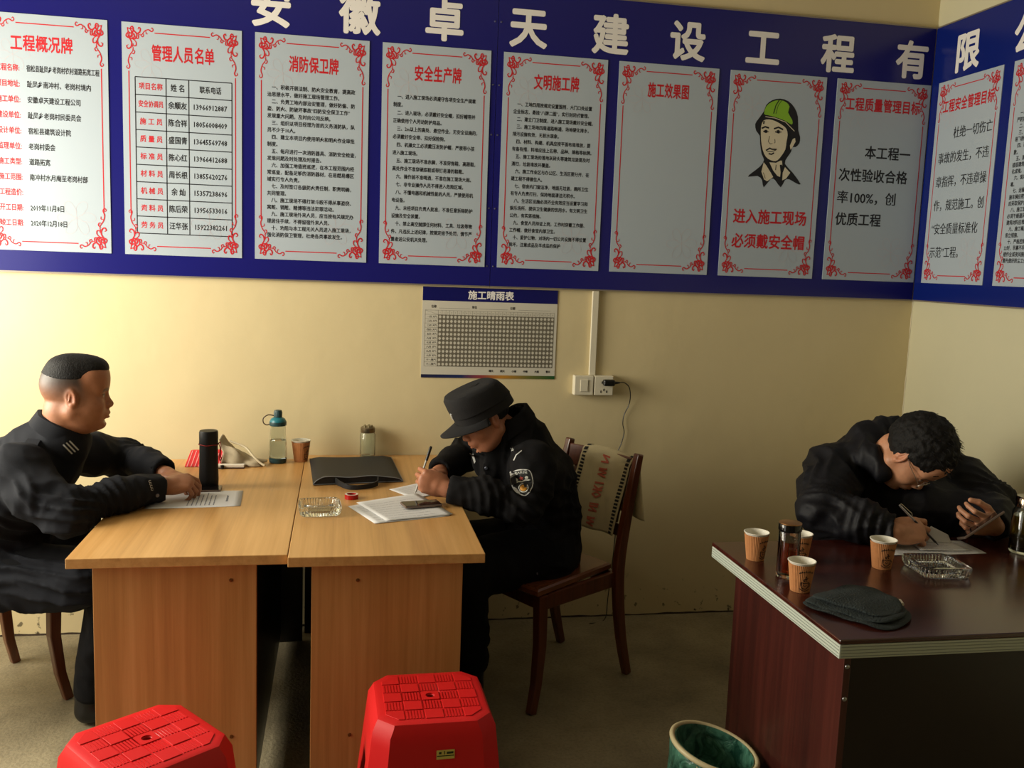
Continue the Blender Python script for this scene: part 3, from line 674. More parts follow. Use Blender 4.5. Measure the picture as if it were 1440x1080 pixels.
M_CHAIR = woodmat('red_brown_chair_wood', rgb(72, 34, 16), rgb(98, 48, 24), rgb(118, 62, 32), 'z', 0.28, 0.9, coat=0.35)
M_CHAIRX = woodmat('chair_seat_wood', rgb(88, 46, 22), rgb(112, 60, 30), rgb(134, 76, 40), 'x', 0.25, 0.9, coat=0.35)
def chair(label, x, y, ang, group='brown wooden chairs at the desks'):
    """x, y = floor point under the seat centre; ang = facing direction; local +x is forward"""
    r = empty('wooden_chair', (x, y, 0), ang, label, 'chair', group)
    W, Wb, D, SH = .43, .37, .42, .455
    q = MB(); rings = []
    for z, e in ((SH - .028, .006), (SH - .022, 0), (SH - .006, 0), (SH, .008)):
        rings.append([Vector((D / 2 + .02 - e, -W / 2 - .01 + e, z)), Vector((D / 2 + .035 - e, 0, z)), Vector((D / 2 + .02 - e, W / 2 + .01 - e, z)), Vector((-D / 2 + .0 + e, Wb / 2 - .03 - e, z)), Vector((-D / 2 + e, 0, z)), Vector((-D / 2 + .0 + e, -Wb / 2 + .03 + e, z))])
    q.loft(rings); q.build('seat', M_CHAIRX, r, smooth=35)
    q = MB(); a = .022; z0, z1 = SH - .085, SH - .0285
    q.box(D / 2 - .03, D / 2 - .008, -W / 2 + .035, W / 2 - .035, z0, z1); q.box(-D / 2 - .01, -D / 2 + .012, -Wb / 2 + .02, Wb / 2 - .02, z0, z1)
    q.build('apron', M_CHAIR, r, bevel=.003)
    for s_ in (-1, 1):
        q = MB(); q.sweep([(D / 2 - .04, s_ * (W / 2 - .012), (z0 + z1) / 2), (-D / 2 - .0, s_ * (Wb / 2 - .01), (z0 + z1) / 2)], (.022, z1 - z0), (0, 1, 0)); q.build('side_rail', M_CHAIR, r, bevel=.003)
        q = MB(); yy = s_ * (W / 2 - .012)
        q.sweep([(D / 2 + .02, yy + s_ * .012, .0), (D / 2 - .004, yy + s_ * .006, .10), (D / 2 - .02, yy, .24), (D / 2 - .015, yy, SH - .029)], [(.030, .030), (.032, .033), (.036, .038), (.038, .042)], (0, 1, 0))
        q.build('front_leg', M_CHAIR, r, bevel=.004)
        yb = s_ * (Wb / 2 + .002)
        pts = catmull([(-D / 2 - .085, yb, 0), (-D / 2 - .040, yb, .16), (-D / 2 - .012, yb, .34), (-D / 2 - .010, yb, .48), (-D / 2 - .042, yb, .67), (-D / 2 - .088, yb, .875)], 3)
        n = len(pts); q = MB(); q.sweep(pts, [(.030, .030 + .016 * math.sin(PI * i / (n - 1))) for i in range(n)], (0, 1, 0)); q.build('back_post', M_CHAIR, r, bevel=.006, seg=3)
    def bx(z): # x of the back at height z
        return -D / 2 - .010 - (z - .48) * .165 - max(0, z - .7) * .06
    q = MB(); n = 10
    for (zc, hh, tt) in ((.815, .085, .022), (.58, .045, .02)):
        pts = [(bx(zc) - .018 * math.sin(PI * i / n), -Wb / 2 + .016 + (Wb - .032) * i / n, zc) for i in range(n + 1)]
        q = MB(); q.sweep(pts, (hh, tt), (-.17, 0, 1)); q.build('top_rail' if zc > .7 else 'lower_rail', M_CHAIR, r, bevel=.004)
    for i in range(5):
        y_ = -Wb / 2 + .065 + (Wb - .13) * i / 4; d = -.018 * math.sin(PI * (y_ + Wb / 2) / Wb)
        q = MB(); q.sweep([(bx(.60) + d, y_, .603), (bx(.69) + d - .004, y_, .69), (bx(.775) + d, y_, .7725)], (.038, .010), (0, 1, 0)); q.build('back_slat', M_CHAIR, r, bevel=.002)
    return r
chair_left = chair('wooden chair at the far left, partly under the bulky seated officer', -3.845, -.565, math.radians(40))
chair_mid = chair('wooden chair with a striped towel draped over its back', -1.835, -.575, math.radians(180 + 30))
chair_right = chair('wooden chair behind the dark desk, mostly hidden by the man with glasses', -.52, -.78, math.radians(-94))

# ------------------------------------------------------------------ red plastic stools
M_STOOL = mat('red_plastic', rgb(212, 28, 30), 0.42, spec=0.4)
M_STOOL.node_tree.nodes['Principled BSDF'].inputs['Subsurface Weight'].default_value = 0.0
def cham(hw, c, z, per=5):
    """chamfered square ring with per points on each flat and corner"""
    P = [(-hw + c, -hw), (hw - c, -hw), (hw, -hw + c), (hw, hw - c), (hw - c, hw), (-hw + c, hw), (-hw, hw - c), (-hw, -hw + c)]
    out = []
    for i in range(8):
        a, b = P[i], P[(i + 1) % 8]; n = 12 if i % 2 == 0 else 4
        for k in range(n): t = k / n; out.append(Vector((a[0] + (b[0] - a[0]) * t, a[1] + (b[1] - a[1]) * t, z)))
    return out
def stool(label, x, y, ang):
    r = empty('plastic_stool', (x, y, 0), ang, label, 'stool', 'red plastic stools in front of the desks')
    H = .462; hw = .143
    rings = []
    n = 64
    circ = [Vector((.011 * math.cos(math.atan2(p.y, p.x)), .011 * math.sin(math.atan2(p.y, p.x)), H - .001)) for p in cham(hw, .04, 0)]
    rings = [circ, cham(hw - .012, .036, H), cham(hw - .004, .038, H - .003), cham(hw, .040, H - .011)]
    zs = [H - .03, H - .06, H - .10, H - .14, H - .19, H - .25, H - .31, H - .37, H - .42, .002]
    for i, z in enumerate(zs): f = (H - z) / H; rings.append(cham(hw + .006 + .050 * f, .040 + .012 * f, z))
    vs = [p for q_ in rings for p in q_]; fs = []
    for j in range(len(rings) - 1):
        for i in range(n):
            side = i // 16; k = i % 16
            if k < 12 and j >= 3:            # arch between the legs
                t = abs((k + .5) / 12 - .5) * 2; ztop = .34 * math.sqrt(max(0, 1 - (t / .74) ** 2)) if t < .74 else 0
                if rings[j + 1][0].z < ztop - .0: 
                    if rings[j][0].z <= ztop + .02: continue
            a = j * n + i; b_ = j * n + (i + 1) % n; fs.append((a, b_, b_ + n, a + n))
    q = MB(); q.add(vs, fs); o = q.build('stool_shell', M_STOOL, r, smooth=33, solid=.0035)
    # woven pattern on the seat: plain raised tiles and ribbed tiles take turns
    tl = .0455; rb = MB()
    for i in range(5):
        for j in range(5):
            cx_, cy_ = (i - 2) * tl * 1.06, (j - 2) * tl * 1.06
            if abs(i - 2) == 2 and abs(j - 2) == 2: h = tl * .30; sh = (1 if i > 2 else -1, 1 if j > 2 else -1)
            else: h = tl / 2; sh = None
            if (i + j) % 2 == 0:
                if (i, j) == (2, 2): 
                    q = MB(); ring = [Vector((h * max(-1, min(1, 1.42 * math.cos(a))), h * max(-1, min(1, 1.42 * math.sin(a))), 0)) for a in [2 * PI * (k + .5) / 24 for k in range(24)]]
                    hole = [Vector((.012 * math.cos(a), .012 * math.sin(a), 0)) for a in [2 * PI * (k + .5) / 24 for k in range(24)]]
                    up = Vector((0, 0, .0022)); base = Vector((0, 0, H + .0001))
                    q.loft([[p + base for p in hole], [p + base + up for p in hole], [p + base + up for p in ring], [p + base for p in ring]], False, False); q.build('seat_tile', M_STOOL, r)
                    continue
                q = MB()
                if sh is None: q.box(cx_ - h, cx_ + h, cy_ - h, cy_ + h, H + .0001, H + .0022)
                else:
                    sx, sy = sh; c = tl / 2
                    poly = [(cx_ - sx * c, cy_ - sy * c), (cx_ + sx * c, cy_ - sy * c), (cx_ + sx * c, cy_ - sy * c * .3), (cx_ - sx * c * .3, cy_ + sy * c), (cx_ - sx * c, cy_ + sy * c)]
                    q.prism(poly, H + .0001, H + .0022)
                q.build('seat_tile', M_STOOL, r, bevel=.001)
            else:
                for k in range(6):
                    xx = cx_ - tl / 2 + tl * (k + .5) / 6; rb.box(xx - .0022, xx + .0022, cy_ - tl / 2 + .002, cy_ + tl / 2 - .002, H + .0001, H + .0016)
    props(rb.build('seat_ribs', M_STOOL, r), kind='stuff')
    return r
stool('red plastic stool at the bottom left, without any sticker', -3.03, -1.785, math.radians(38))
s2 = stool('red plastic stool in the middle, with a small yellow sticker', -2.366, -1.642, math.radians(1))
M_STK = mat('yellow_sticker', rgb(206, 190, 96), 0.4)
sk = empty('tmp_s'); bpy.data.objects.remove(sk)
q = MB(); a0 = (-.143 - .006 - .050 * .15)
zt, zb_ = .398, .376
def sy_(z): return -(.143 + .006 + .050 * (.462 - z) / .462) - .0012
q.loft([[Vector((x, sy_(z) - d, z)) for x, z in ((.000, zb_), (.044, zb_ + .001), (.044, zt + .001), (.000, zt))] for d in (.0, .0006)])
st = q.build('sticker', M_STK, s2)
q = MB(); 
for (xa, xb, za, zb2) in ((.001, .043, .3835, .3855), (.006, .012, .389, .394), (.018, .020, .388, .396), (.025, .041, .389, .394)):
    q.loft([[Vector((x, sy_(z) - .0008 - d, z)) for x, z in ((xa, za), (xb, za + .0005), (xb, zb2 + .0005), (xa, zb2))] for d in (.0, .0004)])
q.build('sticker_print', mat('dark_green_ink', rgb(40, 52, 20), .6), st)

# ------------------------------------------------------------------ waste bin with a green bag
bn = empty('waste_bin', (-1.578, -1.645, 0), 0, 'small round waste bin with cream rim and crumpled green bag beside the dark desk', 'waste bin')
M_CREAM = mat('cream_plastic', rgb(222, 208, 164), 0.4)
m, nt, b = newmat('green_bag_film'); b.inputs['Base Color'].default_value = rgb(38, 120, 88); b.inputs['Roughness'].default_value = 0.28
b.inputs['Transmission Weight'].default_value = 0.25; b.inputs['Specular IOR Level'].default_value = 0.7
n_ = nd(nt, 'ShaderNodeTexNoise'); n_.inputs['Scale'].default_value = 22; n_.inputs['Detail'].default_value = 4; n_.inputs['Distortion'].default_value = 1.5
r_ = nd(nt, 'ShaderNodeValToRGB'); r_.color_ramp.elements[0].color = rgb(34, 84, 68); r_.color_ramp.elements[1].color = rgb(110, 176, 150); r_.color_ramp.elements[0].position = .35; r_.color_ramp.elements[1].position = .68
tc = nd(nt, 'ShaderNodeTexCoord'); nt.links.new(tc.outputs['Object'], n_.inputs['Vector']); nt.links.new(n_.outputs['Fac'], r_.inputs[0]); nt.links.new(r_.outputs[0], b.inputs['Base Color'])
bp = nd(nt, 'ShaderNodeBump'); bp.inputs['Strength'].default_value = .6; bp.inputs['Distance'].default_value = .01; nt.links.new(n_.outputs['Fac'], bp.inputs['Height']); nt.links.new(bp.outputs[0], b.inputs['Normal'])
M_BAG = m
TILT = Matrix.Rotation(math.radians(13), 4, Vector((.35, 1, 0)))
RIMZ = .272
RR = 1.06
def rimp(r_, a, dz): return Vector((0, 0, RIMZ)) + (TILT @ Vector((r_ * math.cos(a), r_ * math.sin(a), dz)))
q = MB(); n = 48
def wall_ring(r_, z): return [Vector((r_ * math.cos(2 * PI * k / n), r_ * math.sin(2 * PI * k / n), z)) for k in range(n)]
q.loft([wall_ring(.088, .002), wall_ring(.092, .01), wall_ring(.1095, .20), [rimp(.1145, 2 * PI * k / n, -.014) for k in range(n)]], True, False); q.build('bin_body', M_CREAM, bn, smooth=40, solid=.002, offset=1)
def crk(a, f): return 1 + .020 * math.sin(13 * a + 5 * f) + .016 * math.sin(29 * a - 9 * f) + .010 * math.sin(47 * a + 3)
q = MB(); rings = []
for i in range(8):   # outer skirt of the bag
    f = i / 7; rings.append([(lambda p: Vector((p.x * crk(2 * PI * k / n, f), p.y * crk(2 * PI * k / n, f), p.z)))(Vector((0, 0, 0)) + wall_ring(.127 - .004 * f + .003 * math.sin(f * 6), RIMZ - .20 + .19 * f)[k].lerp(rimp(.121, 2 * PI * k / n, -.006), f ** 3)) for k in range(n)])
for i in range(12):  # inside of the bag
    f = i / 11; rr = .109 - .028 * f; rings.append([(lambda p, c: Vector((p.x * c, p.y * c, p.z)))(rimp(rr, 2 * PI * k / n, .004 - .0 * f).lerp(wall_ring(rr, .045)[k], f), 1 - abs(crk(2 * PI * k / n, f * 2) - 1) * 2.2 * min(1, 3 * f)) for k in range(n)])
q.loft(rings, False, False); q.grid(lambda u, v: Vector(((u - .5) * .165, (v - .5) * .165, .050 + .012 * math.sin(9 * u + 4 * v) * math.cos(12 * v))), 10, 10)
q.build('bag_liner', M_BAG, bn, smooth=60)
q = MB(); q.tube([rimp(.1195, 2 * PI * k / 48, 0) for k in range(48)], .0075, 10, closed=True); q.build('rim_ring', M_CREAM, bn, smooth=60)

# ------------------------------------------------------------------ glass, paper and small materials
def glassmat(name, col, rough=0.02, ior=1.45, thin=False):
    m, nt, b = newmat(name); b.inputs['Base Color'].default_value = col; b.inputs['Transmission Weight'].default_value = 1.0
    b.inputs['Roughness'].default_value = rough; b.inputs['IOR'].default_value = ior
    return m
M_GLASS = glassmat('clear_glass', rgb(240, 246, 244)); M_PLAST = glassmat('clear_plastic', rgb(236, 240, 238), 0.05, 1.25)
M_WATER = glassmat('water', rgb(235, 240, 240), 0, 1.33); M_TEA = glassmat('red_tea', rgb(186, 84, 44), 0, 1.33); M_TEAY = glassmat('yellow_tea', rgb(170, 140, 44), 0.02, 1.33)
M_TEAL = mat('teal_plastic', rgb(30, 110, 122), 0.35); M_TEALD = mat('dark_teal_plastic', rgb(30, 62, 66), 0.4)
M_PAPER = mat('white_paper', rgb(214, 214, 214), 0.7); M_PLINE = mat('printed_grey', rgb(120, 122, 132), 0.7)
M_MATBLK = mat('matte_black', rgb(20, 20, 21), 0.5, spec=.35); M_CHROME = mat('chrome', rgb(190, 185, 175), 0.15, 1.0)
M_REDP = mat('red_cord', rgb(150, 28, 30), 0.6)

def paper(name, label, corners, z, lines, group=None, lift=0.0015, curl=0.0):
    """corners: near-left, near-right, far-right, far-left on the desk; slightly wavy sheet with printed lines"""
    A, B, C_, D_ = [Vector((p[0], p[1], z)) for p in corners]
    def f(u, v):
        p = A.lerp(B, u).lerp(D_.lerp(C_, u), v); p.z += lift * (.5 + .5 * math.sin(5 * u + 3 * v + lift * 900)) + curl * max(0, u - .75) ** 2 * 8 + .0002
        return p
    q = MB(); q.grid(f, 12, 12); o = q.build(name, M_PAPER, solid=.0004, offset=1, smooth=60); props(o, label, 'paper', group)
    q = MB()
    for (u0, u1, v0, v1) in lines:
        k = 4
        vs = []; 
        for i in range(k + 1):
            for vv in (v0, v1): p = f(u0 + (u1 - u0) * i / k, vv); vs.append(p + Vector((0, 0, .0008)))
        q.add(vs, [(2 * i, 2 * i + 1, 2 * i + 3, 2 * i + 2) for i in range(k)])
    if lines:
        o2 = q.build('printed_lines', M_PLINE, o)
    return o
def rows_of(u0, u1, v0, v1, n, seed, vertical=False, th=.006):
    R = random.Random(seed); out = []
    for i in range(n):
        t = v0 + (v1 - v0) * i / (n - 1); a = u0
        e = u1 - R.random() * .25 * (u1 - u0)
        while a < e:
            b_ = min(e, a + .03 + R.random() * .08); out.append((a, b_, t, t + th) if not vertical else (t, t + th, a, b_)); a = b_ + .012
    return out

# left desk
paper('paper_sheet', 'single printed sheet in front of the officer on the left', [(-3.215, -.850), (-2.921, -.822), (-2.933, -.614), (-3.222, -.630)], DZ, rows_of(.12, .90, .42, .70, 7, 3, True, .012) + rows_of(.3, .75, .83, .84, 2, 5, True, .012))
r = empty('thermos_flask', (-3.056, -.555, DZ), 0, 'matte black thermos flask with a red cord, standing on the left desk', 'flask')
MB().lathe([(.030, .0005), (.0325, .004), (.0335, .03), (.0320, .08), (.0312, .153)], n=40).build('flask_body', M_MATBLK, r, smooth=40)
MB().lathe([(.0318, .1535), (.0322, .157), (.0322, .198), (.0300, .2035)], n=40).build('flask_lid', M_MATBLK, r, smooth=40)
q = MB(); q.tube([(.0335 * math.cos(2 * PI * k / 32), .0335 * math.sin(2 * PI * k / 32), .1555 + .001 * math.sin(k)) for k in range(32)], .0012, 6, True)
q.tube(catmull([(.034, -.005, .156), (.040, -.012, .165), (.043, -.010, .150), (.041, -.012, .12), (.044, -.010, .105), (.040, -.008, .098), (.038, -.012, .112), (.040, -.009, .14), (.036, -.006, .155)], 5), .0016, 6)
q.build('red_strap', M_REDP, r, smooth=60)
def phone(name, label, loc, R, parent=None, size=(.148, .071, .008), group=None):
    r = empty(name, loc, 0, label, 'phone', group); r.rotation_euler = R.to_euler() if hasattr(R, 'to_euler') else R
    a, b_, c = size
    MB().box(-a / 2, a / 2, -b_ / 2, b_ / 2, 0, c).build('phone_body', mat('phone_metal', rgb(120, 104, 96), .35, .5), r, bevel=.003, seg=3)
    MB().box(-a / 2 + .003, a / 2 - .003, -b_ / 2 + .002, b_ / 2 - .002, c + .0001, c + .0008).build('phone_screen', mat('phone_glass', rgb(26, 22, 22), .08), r, bevel=.001)
    return r
phone('mobile_phone', 'phone lying face up beside the black thermos', (-3.055, -.600, DZ + .0005), (0, 0, math.radians(2)), size=(.095, .07, .008))
# red striped packet, booklet and cloth bundle near the wall
r = empty('striped_packet', (0, 0, 0), 0, 'red packet with white stripes standing behind the thermos', 'packet')
q = MB(); q.loft([[Vector(p) for p in ((-3.190, -.235, DZ + .001), (-3.055, -.225, DZ + .001), (-3.055, -.13, DZ + .001), (-3.180, -.125, DZ + .001))], [Vector(p) for p in ((-3.178, -.150, DZ + .050), (-3.050, -.150, DZ + .052), (-3.050, -.122, DZ + .048), (-3.172, -.118, DZ + .046))]]); q.build('packet_box', mat('packet_red', rgb(214, 44, 52), .4), r, bevel=.002)
q = MB()
for k in range(9):
    x = -3.182 + k * .0145; q.loft([[Vector((x + dx, -.2325 - d, DZ + .002)) for dx in (0, .0035)] + [Vector((x + dx + .010, -.152 - d, DZ + .049)) for dx in (.0035, 0)] for d in (.0005, .0018)])
q.build('white_stripes', mat('packet_stripe', rgb(240, 150, 150), .5), r)
r = empty('booklet', (0, 0, 0), 0, 'thin white booklet with a dark spine lying under the grey cloth bag', 'booklet')
MB().box(-3.072, -2.965, -.262, -.232, DZ + .0045, DZ + .014).build('page_block', mat('booklet_white', rgb(226, 218, 204), .6), r, bevel=.001)
MB().box(-3.073, -2.964, -.264, -.231, DZ + .0005, DZ + .0042).build('back_cover', mat('booklet_dark', rgb(58, 30, 28), .5), r, bevel=.0008)
MB().lathe([(.007, 0), (.007, .0135), (.004, .0145)], (-3.045, -.266, DZ + .0005), 14).build('dark_clip', M_MATBLK, r, smooth=40)
# crumpled cloth bag
def clothbag(u, v):
    x = -3.06 + .165 * u; top = .060 * (1 - u) ** 1.1 + .012 + .010 * math.sin(7 * u + 1.2) * (1 - u)
    a = PI * v; yy = -.155 + .070 * math.cos(a) * (1 - .35 * u) - .035 * u
    z = DZ + .015 * (1 - u) ** 2 + top * math.sin(a) ** .8 * (1 + .18 * math.sin(11 * u + 6 * v) + .10 * math.sin(23 * v - 9 * u)) + .001
    return Vector((x + .012 * math.sin(9 * v + 3 * u), yy + .006 * math.sin(13 * u), max(DZ + .0015, z)))
q = MB(); q.grid(clothbag, 30, 22)
o = q.build('cloth_bag', mat('grey_beige_cloth', rgb(168, 154, 128), .85, bump=.3, bscale=25, vary=.12, vscale=18), smooth=60, solid=.002); props(o, 'crumpled grey beige cloth bag heaped between thermos and water bottle', 'bag')
q = MB(); q.tube(catmull([(-3.03, -.155, DZ + .088), (-2.97, -.175, DZ + .068), (-2.935, -.215, DZ + .040), (-2.905, -.235, DZ + .016), (-2.888, -.245, DZ + .008)], 6), [.0045] * 24 + [.0045], 8); q.build('bag_strap', mat('strap_cloth', rgb(196, 182, 152), .8), o, smooth=60)

# water bottle
r = empty('water_bottle', (-2.845, -.150, DZ), 0, 'clear water bottle with a teal lid and carry loop', 'bottle')
MB().lathe([(.030, .0005), (.0335, .003), (.0345, .012), (.0345, .020)], n=36).build('base_cup', M_TEALD, r, smooth=40)
MB().lathe([(.0335, .0205), (.0355, .035), (.0345, .080), (.0310, .120), (.0300, .150), (.0282, .150), (.0292, .120), (.0328, .080), (.0338, .035), (.031, .022)], n=36, cap0=False, cap1=False).build('bottle_wall', M_PLAST, r, smooth=50)
MB().lathe([(.030, .0225), (.0332, .035), (.0322, .080), (.0312, .092)], n=36).build('water', M_WATER, r, smooth=50)
MB().lathe([(.030, .1505), (.0325, .153), (.0325, .168), (.027, .178), (.0165, .184)], n=36).build('lid', M_TEAL, r, smooth=40)
MB().lathe([(.0330, .1515), (.0333, .153), (.0333, .165), (.033, .1665)], n=36, cap0=False, cap1=False).build('lid_band', M_TEALD, r, smooth=40)
q = MB(); q.lathe([(.0160, .1845), (.0160, .205), (.0135, .212), (.004, .214)], n=36, rfun=lambda a, z: 1 + (.03 * math.cos(18 * a))); q.build('cap_knob', M_TEALD, r, smooth=40)
q = MB(); q.tube(catmull([(-.015, 0, .190), (-.038, -.002, .193), (-.056, -.004, .180), (-.056, -.004, .162), (-.044, -.003, .153), (-.031, 0, .156)], 6), .0022, 8); q.build('carry_loop', mat('brown_loop', rgb(70, 50, 40), .5), r, smooth=60)

# paper cups
m, nt, b = newmat('kraft_ripple_paper'); tc = nd(nt, 'ShaderNodeTexCoord'); n_ = nd(nt, 'ShaderNodeTexNoise'); n_.inputs['Scale'].default_value = 60
r_ = nd(nt, 'ShaderNodeValToRGB'); r_.color_ramp.elements[0].color = rgb(176, 116, 66); r_.color_ramp.elements[1].color = rgb(206, 142, 88)
nt.links.new(tc.outputs['Object'], n_.inputs['Vector']); nt.links.new(n_.outputs['Fac'], r_.inputs[0]); nt.links.new(r_.outputs[0], b.inputs['Base Color']); b.inputs['Roughness'].default_value = .7
M_KRAFT = m; M_CUPIN = mat('cup_white', rgb(238, 234, 220), .5); M_CUPW = mat('cup_tea', rgb(150, 140, 96), .05, spec=.6)
CH_ = .086
def cr(z): return .0265 + (.0375 - .0265) * z / CH_
def cup(label, x, y, face, z=DZ, group='ripple paper cups on the dark desk', fill=.060, s=1.0):
    r = empty('paper_cup', (x, y, z), face, label, 'cup', group); r.scale = (s, s, s)
    q = MB(); q.lathe([(cr(0), .0005), (cr(.003), .003), (cr(CH_ - .004), CH_ - .004)], n=180, rfun=lambda a, z: 1 + .020 * math.cos(45 * a), cap1=False); q.build('ripple_sleeve', M_KRAFT, r, smooth=60)
    q = MB(); q.lathe([(.020, .006), (cr(.006) - .003, .006), (cr(CH_ - .003) - .0022, CH_ - .003), (cr(CH_) - .0005, CH_ - .0005), (cr(CH_) + .0018, CH_ + .001), (cr(CH_) + .0022, CH_ + .0028), (cr(CH_) + .0004, CH_ + .0035), (cr(CH_) - .0018, CH_ + .0015), (cr(CH_ - .004) - .0035, CH_ - .004), (cr(.008) - .0042, .008)], n=48, cap0=True, cap1=True); q.build('cup_liner', M_CUPIN, r, smooth=50)
    if fill: MB().lathe([(cr(fill - .004) - .0045, fill - .004), (cr(fill) - .0038, fill)], n=40).build('drink', M_CUPW, r)
    # printed doodle: steaming cup on a saucer, and a curved line of lettering above it
    q = MB()
    def st(pts, wd):
        vs = []
        for i, (u, v) in enumerate(pts):
            a = pts[max(i - 1, 0)]; c = pts[min(i + 1, len(pts) - 1)]; dx, dy = c[0] - a[0], c[1] - a[1]; L = math.hypot(dx, dy) or 1
            for s_ in (-1, 1):
                uu, vv = u - dy / L * wd / 2 * s_, v + dx / L * wd / 2 * s_; rr = cr(vv) * 1.021 + .0007; an = uu / .032 - PI / 2
                vs.append(Vector((rr * math.cos(an), rr * math.sin(an), vv)))
        q.add(vs, [(2 * i, 2 * i + 1, 2 * i + 3, 2 * i + 2) for i in range(len(pts) - 1)])
    S = lambda p, wd: st(*[0]) if 0 else st([(t.x, t.y) for t in catmull([(a, b_, 0) for a, b_ in p], 4)], wd * 1.45)
    S([(-.013, .034), (-.012, .022), (-.006, .015), (.004, .015), (.010, .022), (.011, .034)], .0016); S([(-.013, .034), (-.001, .031), (.011, .034)], .0014); S([(.011, .030), (.017, .028), (.015, .021), (.009, .020)], .0014)
    S([(-.017, .015), (-.006, .009), (.006, .009), (.016, .014)], .0015); S([(-.002, .036), (-.006, .042), (.002, .046), (-.002, .053)], .0018); S([(.004, .037), (.001, .042), (.006, .047)], .0012)
    S([(-.006, .028), (-.002, .022), (.004, .026)], .0012)
    for k in range(8):
        a = (k - 3.5) / 3.5; uu = a * .017; vv = .066 - .004 * a * a; S([(uu - .0012, vv - .003), (uu + .0004, vv + .003 * (1 if k % 2 else .4)), (uu + .0014, vv - .002)], .0011)
    q.build('printed_doodle', M_BLACK, r)
    return r
cup('paper cup alone on the honey desk, beside the water bottle', -2.756, -.125, .9, group='ripple paper cups', s=.98, fill=0)
cup('paper cup nearest the left corner of the dark desk, beside the tea bottle', -1.415, -1.475, .45, s=.92)
cup('paper cup half hidden behind the tall red tea bottle', -1.290, -1.495, -.2, s=.92)
cup('front paper cup on the dark desk, nearest the grey cloth', -1.410, -1.735, -.05, s=.92)
cup('paper cup in front of the writing hand of the man with glasses', -1.075, -1.575, -.1, s=.95)

# glass jar near the wall
r = empty('glass_jar', (-2.487, -.044, DZ), 0, 'empty clear glass jar with a metal screw lid, standing by the wall', 'jar')
MB().lathe([(.028, .0005), (.031, .003), (.032, .012), (.032, .096), (.0275, .104), (.0258, .104), (.030, .094), (.030, .014), (.028, .006)], n=36).build('jar_wall', M_GLASS, r, smooth=50)
MB().lathe([(.0290, .1045), (.0300, .106), (.0300, .124), (.027, .1275)], n=36).build('screw_lid', mat('jar_lid_metal', rgb(128, 116, 92), .3, .8), r, smooth=40)
q = MB()
for k in range(5): q.lathe([(.006, .1278), (.006, .133), (.003, .135)], (.015 * math.cos(k * 1.256), .015 * math.sin(k * 1.256), 0), 10)
q.build('lid_knob', mat('jar_knob', rgb(150, 140, 110), .35, .7), r, smooth=40)

# document bag
r = empty('document_bag', (0, 0, 0), 0, 'black zipped document bag with grey piping and a handle, lying flat', 'bag')
M_NYL = mat('black_nylon', rgb(24, 25, 28), .6, bump=.25, bscale=300); M_PIPE = mat('grey_piping', rgb(120, 124, 130), .5)
A_, B_, C2, D2 = [Vector(p) for p in ((-2.695, -.545, DZ), (-2.368, -.500, DZ), (-2.392, -.095, DZ), (-2.722, -.105, DZ))]
def bagtop(u, v, k=1.0, top=True):
    p = A_.lerp(B_, u).lerp(D2.lerp(C2, u), v); e = min(1, min(u, 1 - u) * 9) ** .5 * min(1, (1 - v) * 9 + .02) ** .5
    fr = .9 + .35 * math.exp(-v * 7) * (math.sin(PI * u * 2 + .6) ** 2)
    h = (.019 * e * fr + .003 * math.sin(5 * u + 3 * v)) if top else 0
    p.z += .0015 + (max(.003, h + .004) if top else 0); return p
q = MB(); q.grid(lambda u, v: bagtop(u, v), 26, 20); q.grid(lambda u, v: bagtop(u, v, 1, False), 26, 20)
nu, nv = 26, 20; base = (nu + 1) * (nv + 1)
def idx(i, j): return j * (nu + 1) + i
for i in range(nu): q.f += [(idx(i, 0), idx(i + 1, 0), base + idx(i + 1, 0), base + idx(i, 0)), (idx(i, nv), idx(i + 1, nv), base + idx(i + 1, nv), base + idx(i, nv))]; q.mi += [0, 0]
for j in range(nv): q.f += [(idx(0, j), idx(0, j + 1), base + idx(0, j + 1), base + idx(0, j)), (idx(nu, j), idx(nu, j + 1), base + idx(nu, j + 1), base + idx(nu, j))]; q.mi += [0, 0]
q.build('bag_shell', M_NYL, r, smooth=50)
q = MB()
for (v_, off) in ((0, 0),):
    q.tube([bagtop(i / 30, 0) + Vector((0, -.002, .0005)) for i in range(31)], .0018, 6)
q.tube([bagtop(1, i / 20) + Vector((.001, 0, .0)) for i in range(21)], .0014, 6); q.tube([Vector((A_.lerp(B_, i / 20).x, A_.lerp(B_, i / 20).y - .002, DZ + .004)) for i in range(21)], .0014, 6)
q.build('piping', M_PIPE, r, smooth=60)
q = MB()
for dz in (0, .012):
    q.sweep(catmull([(-2.615, -.540, DZ + .022 - dz), (-2.600, -.575, DZ + .018 - dz * .6), (-2.565, -.612, DZ + .012 - dz * .4), (-2.51, -.606, DZ + .012 - dz * .4), (-2.468, -.570, DZ + .015 - dz * .6), (-2.462, -.522, DZ + .022 - dz)], 6), (.012, .004), (0, 0, 1))
q.build('handle', M_NYL, r, smooth=60)

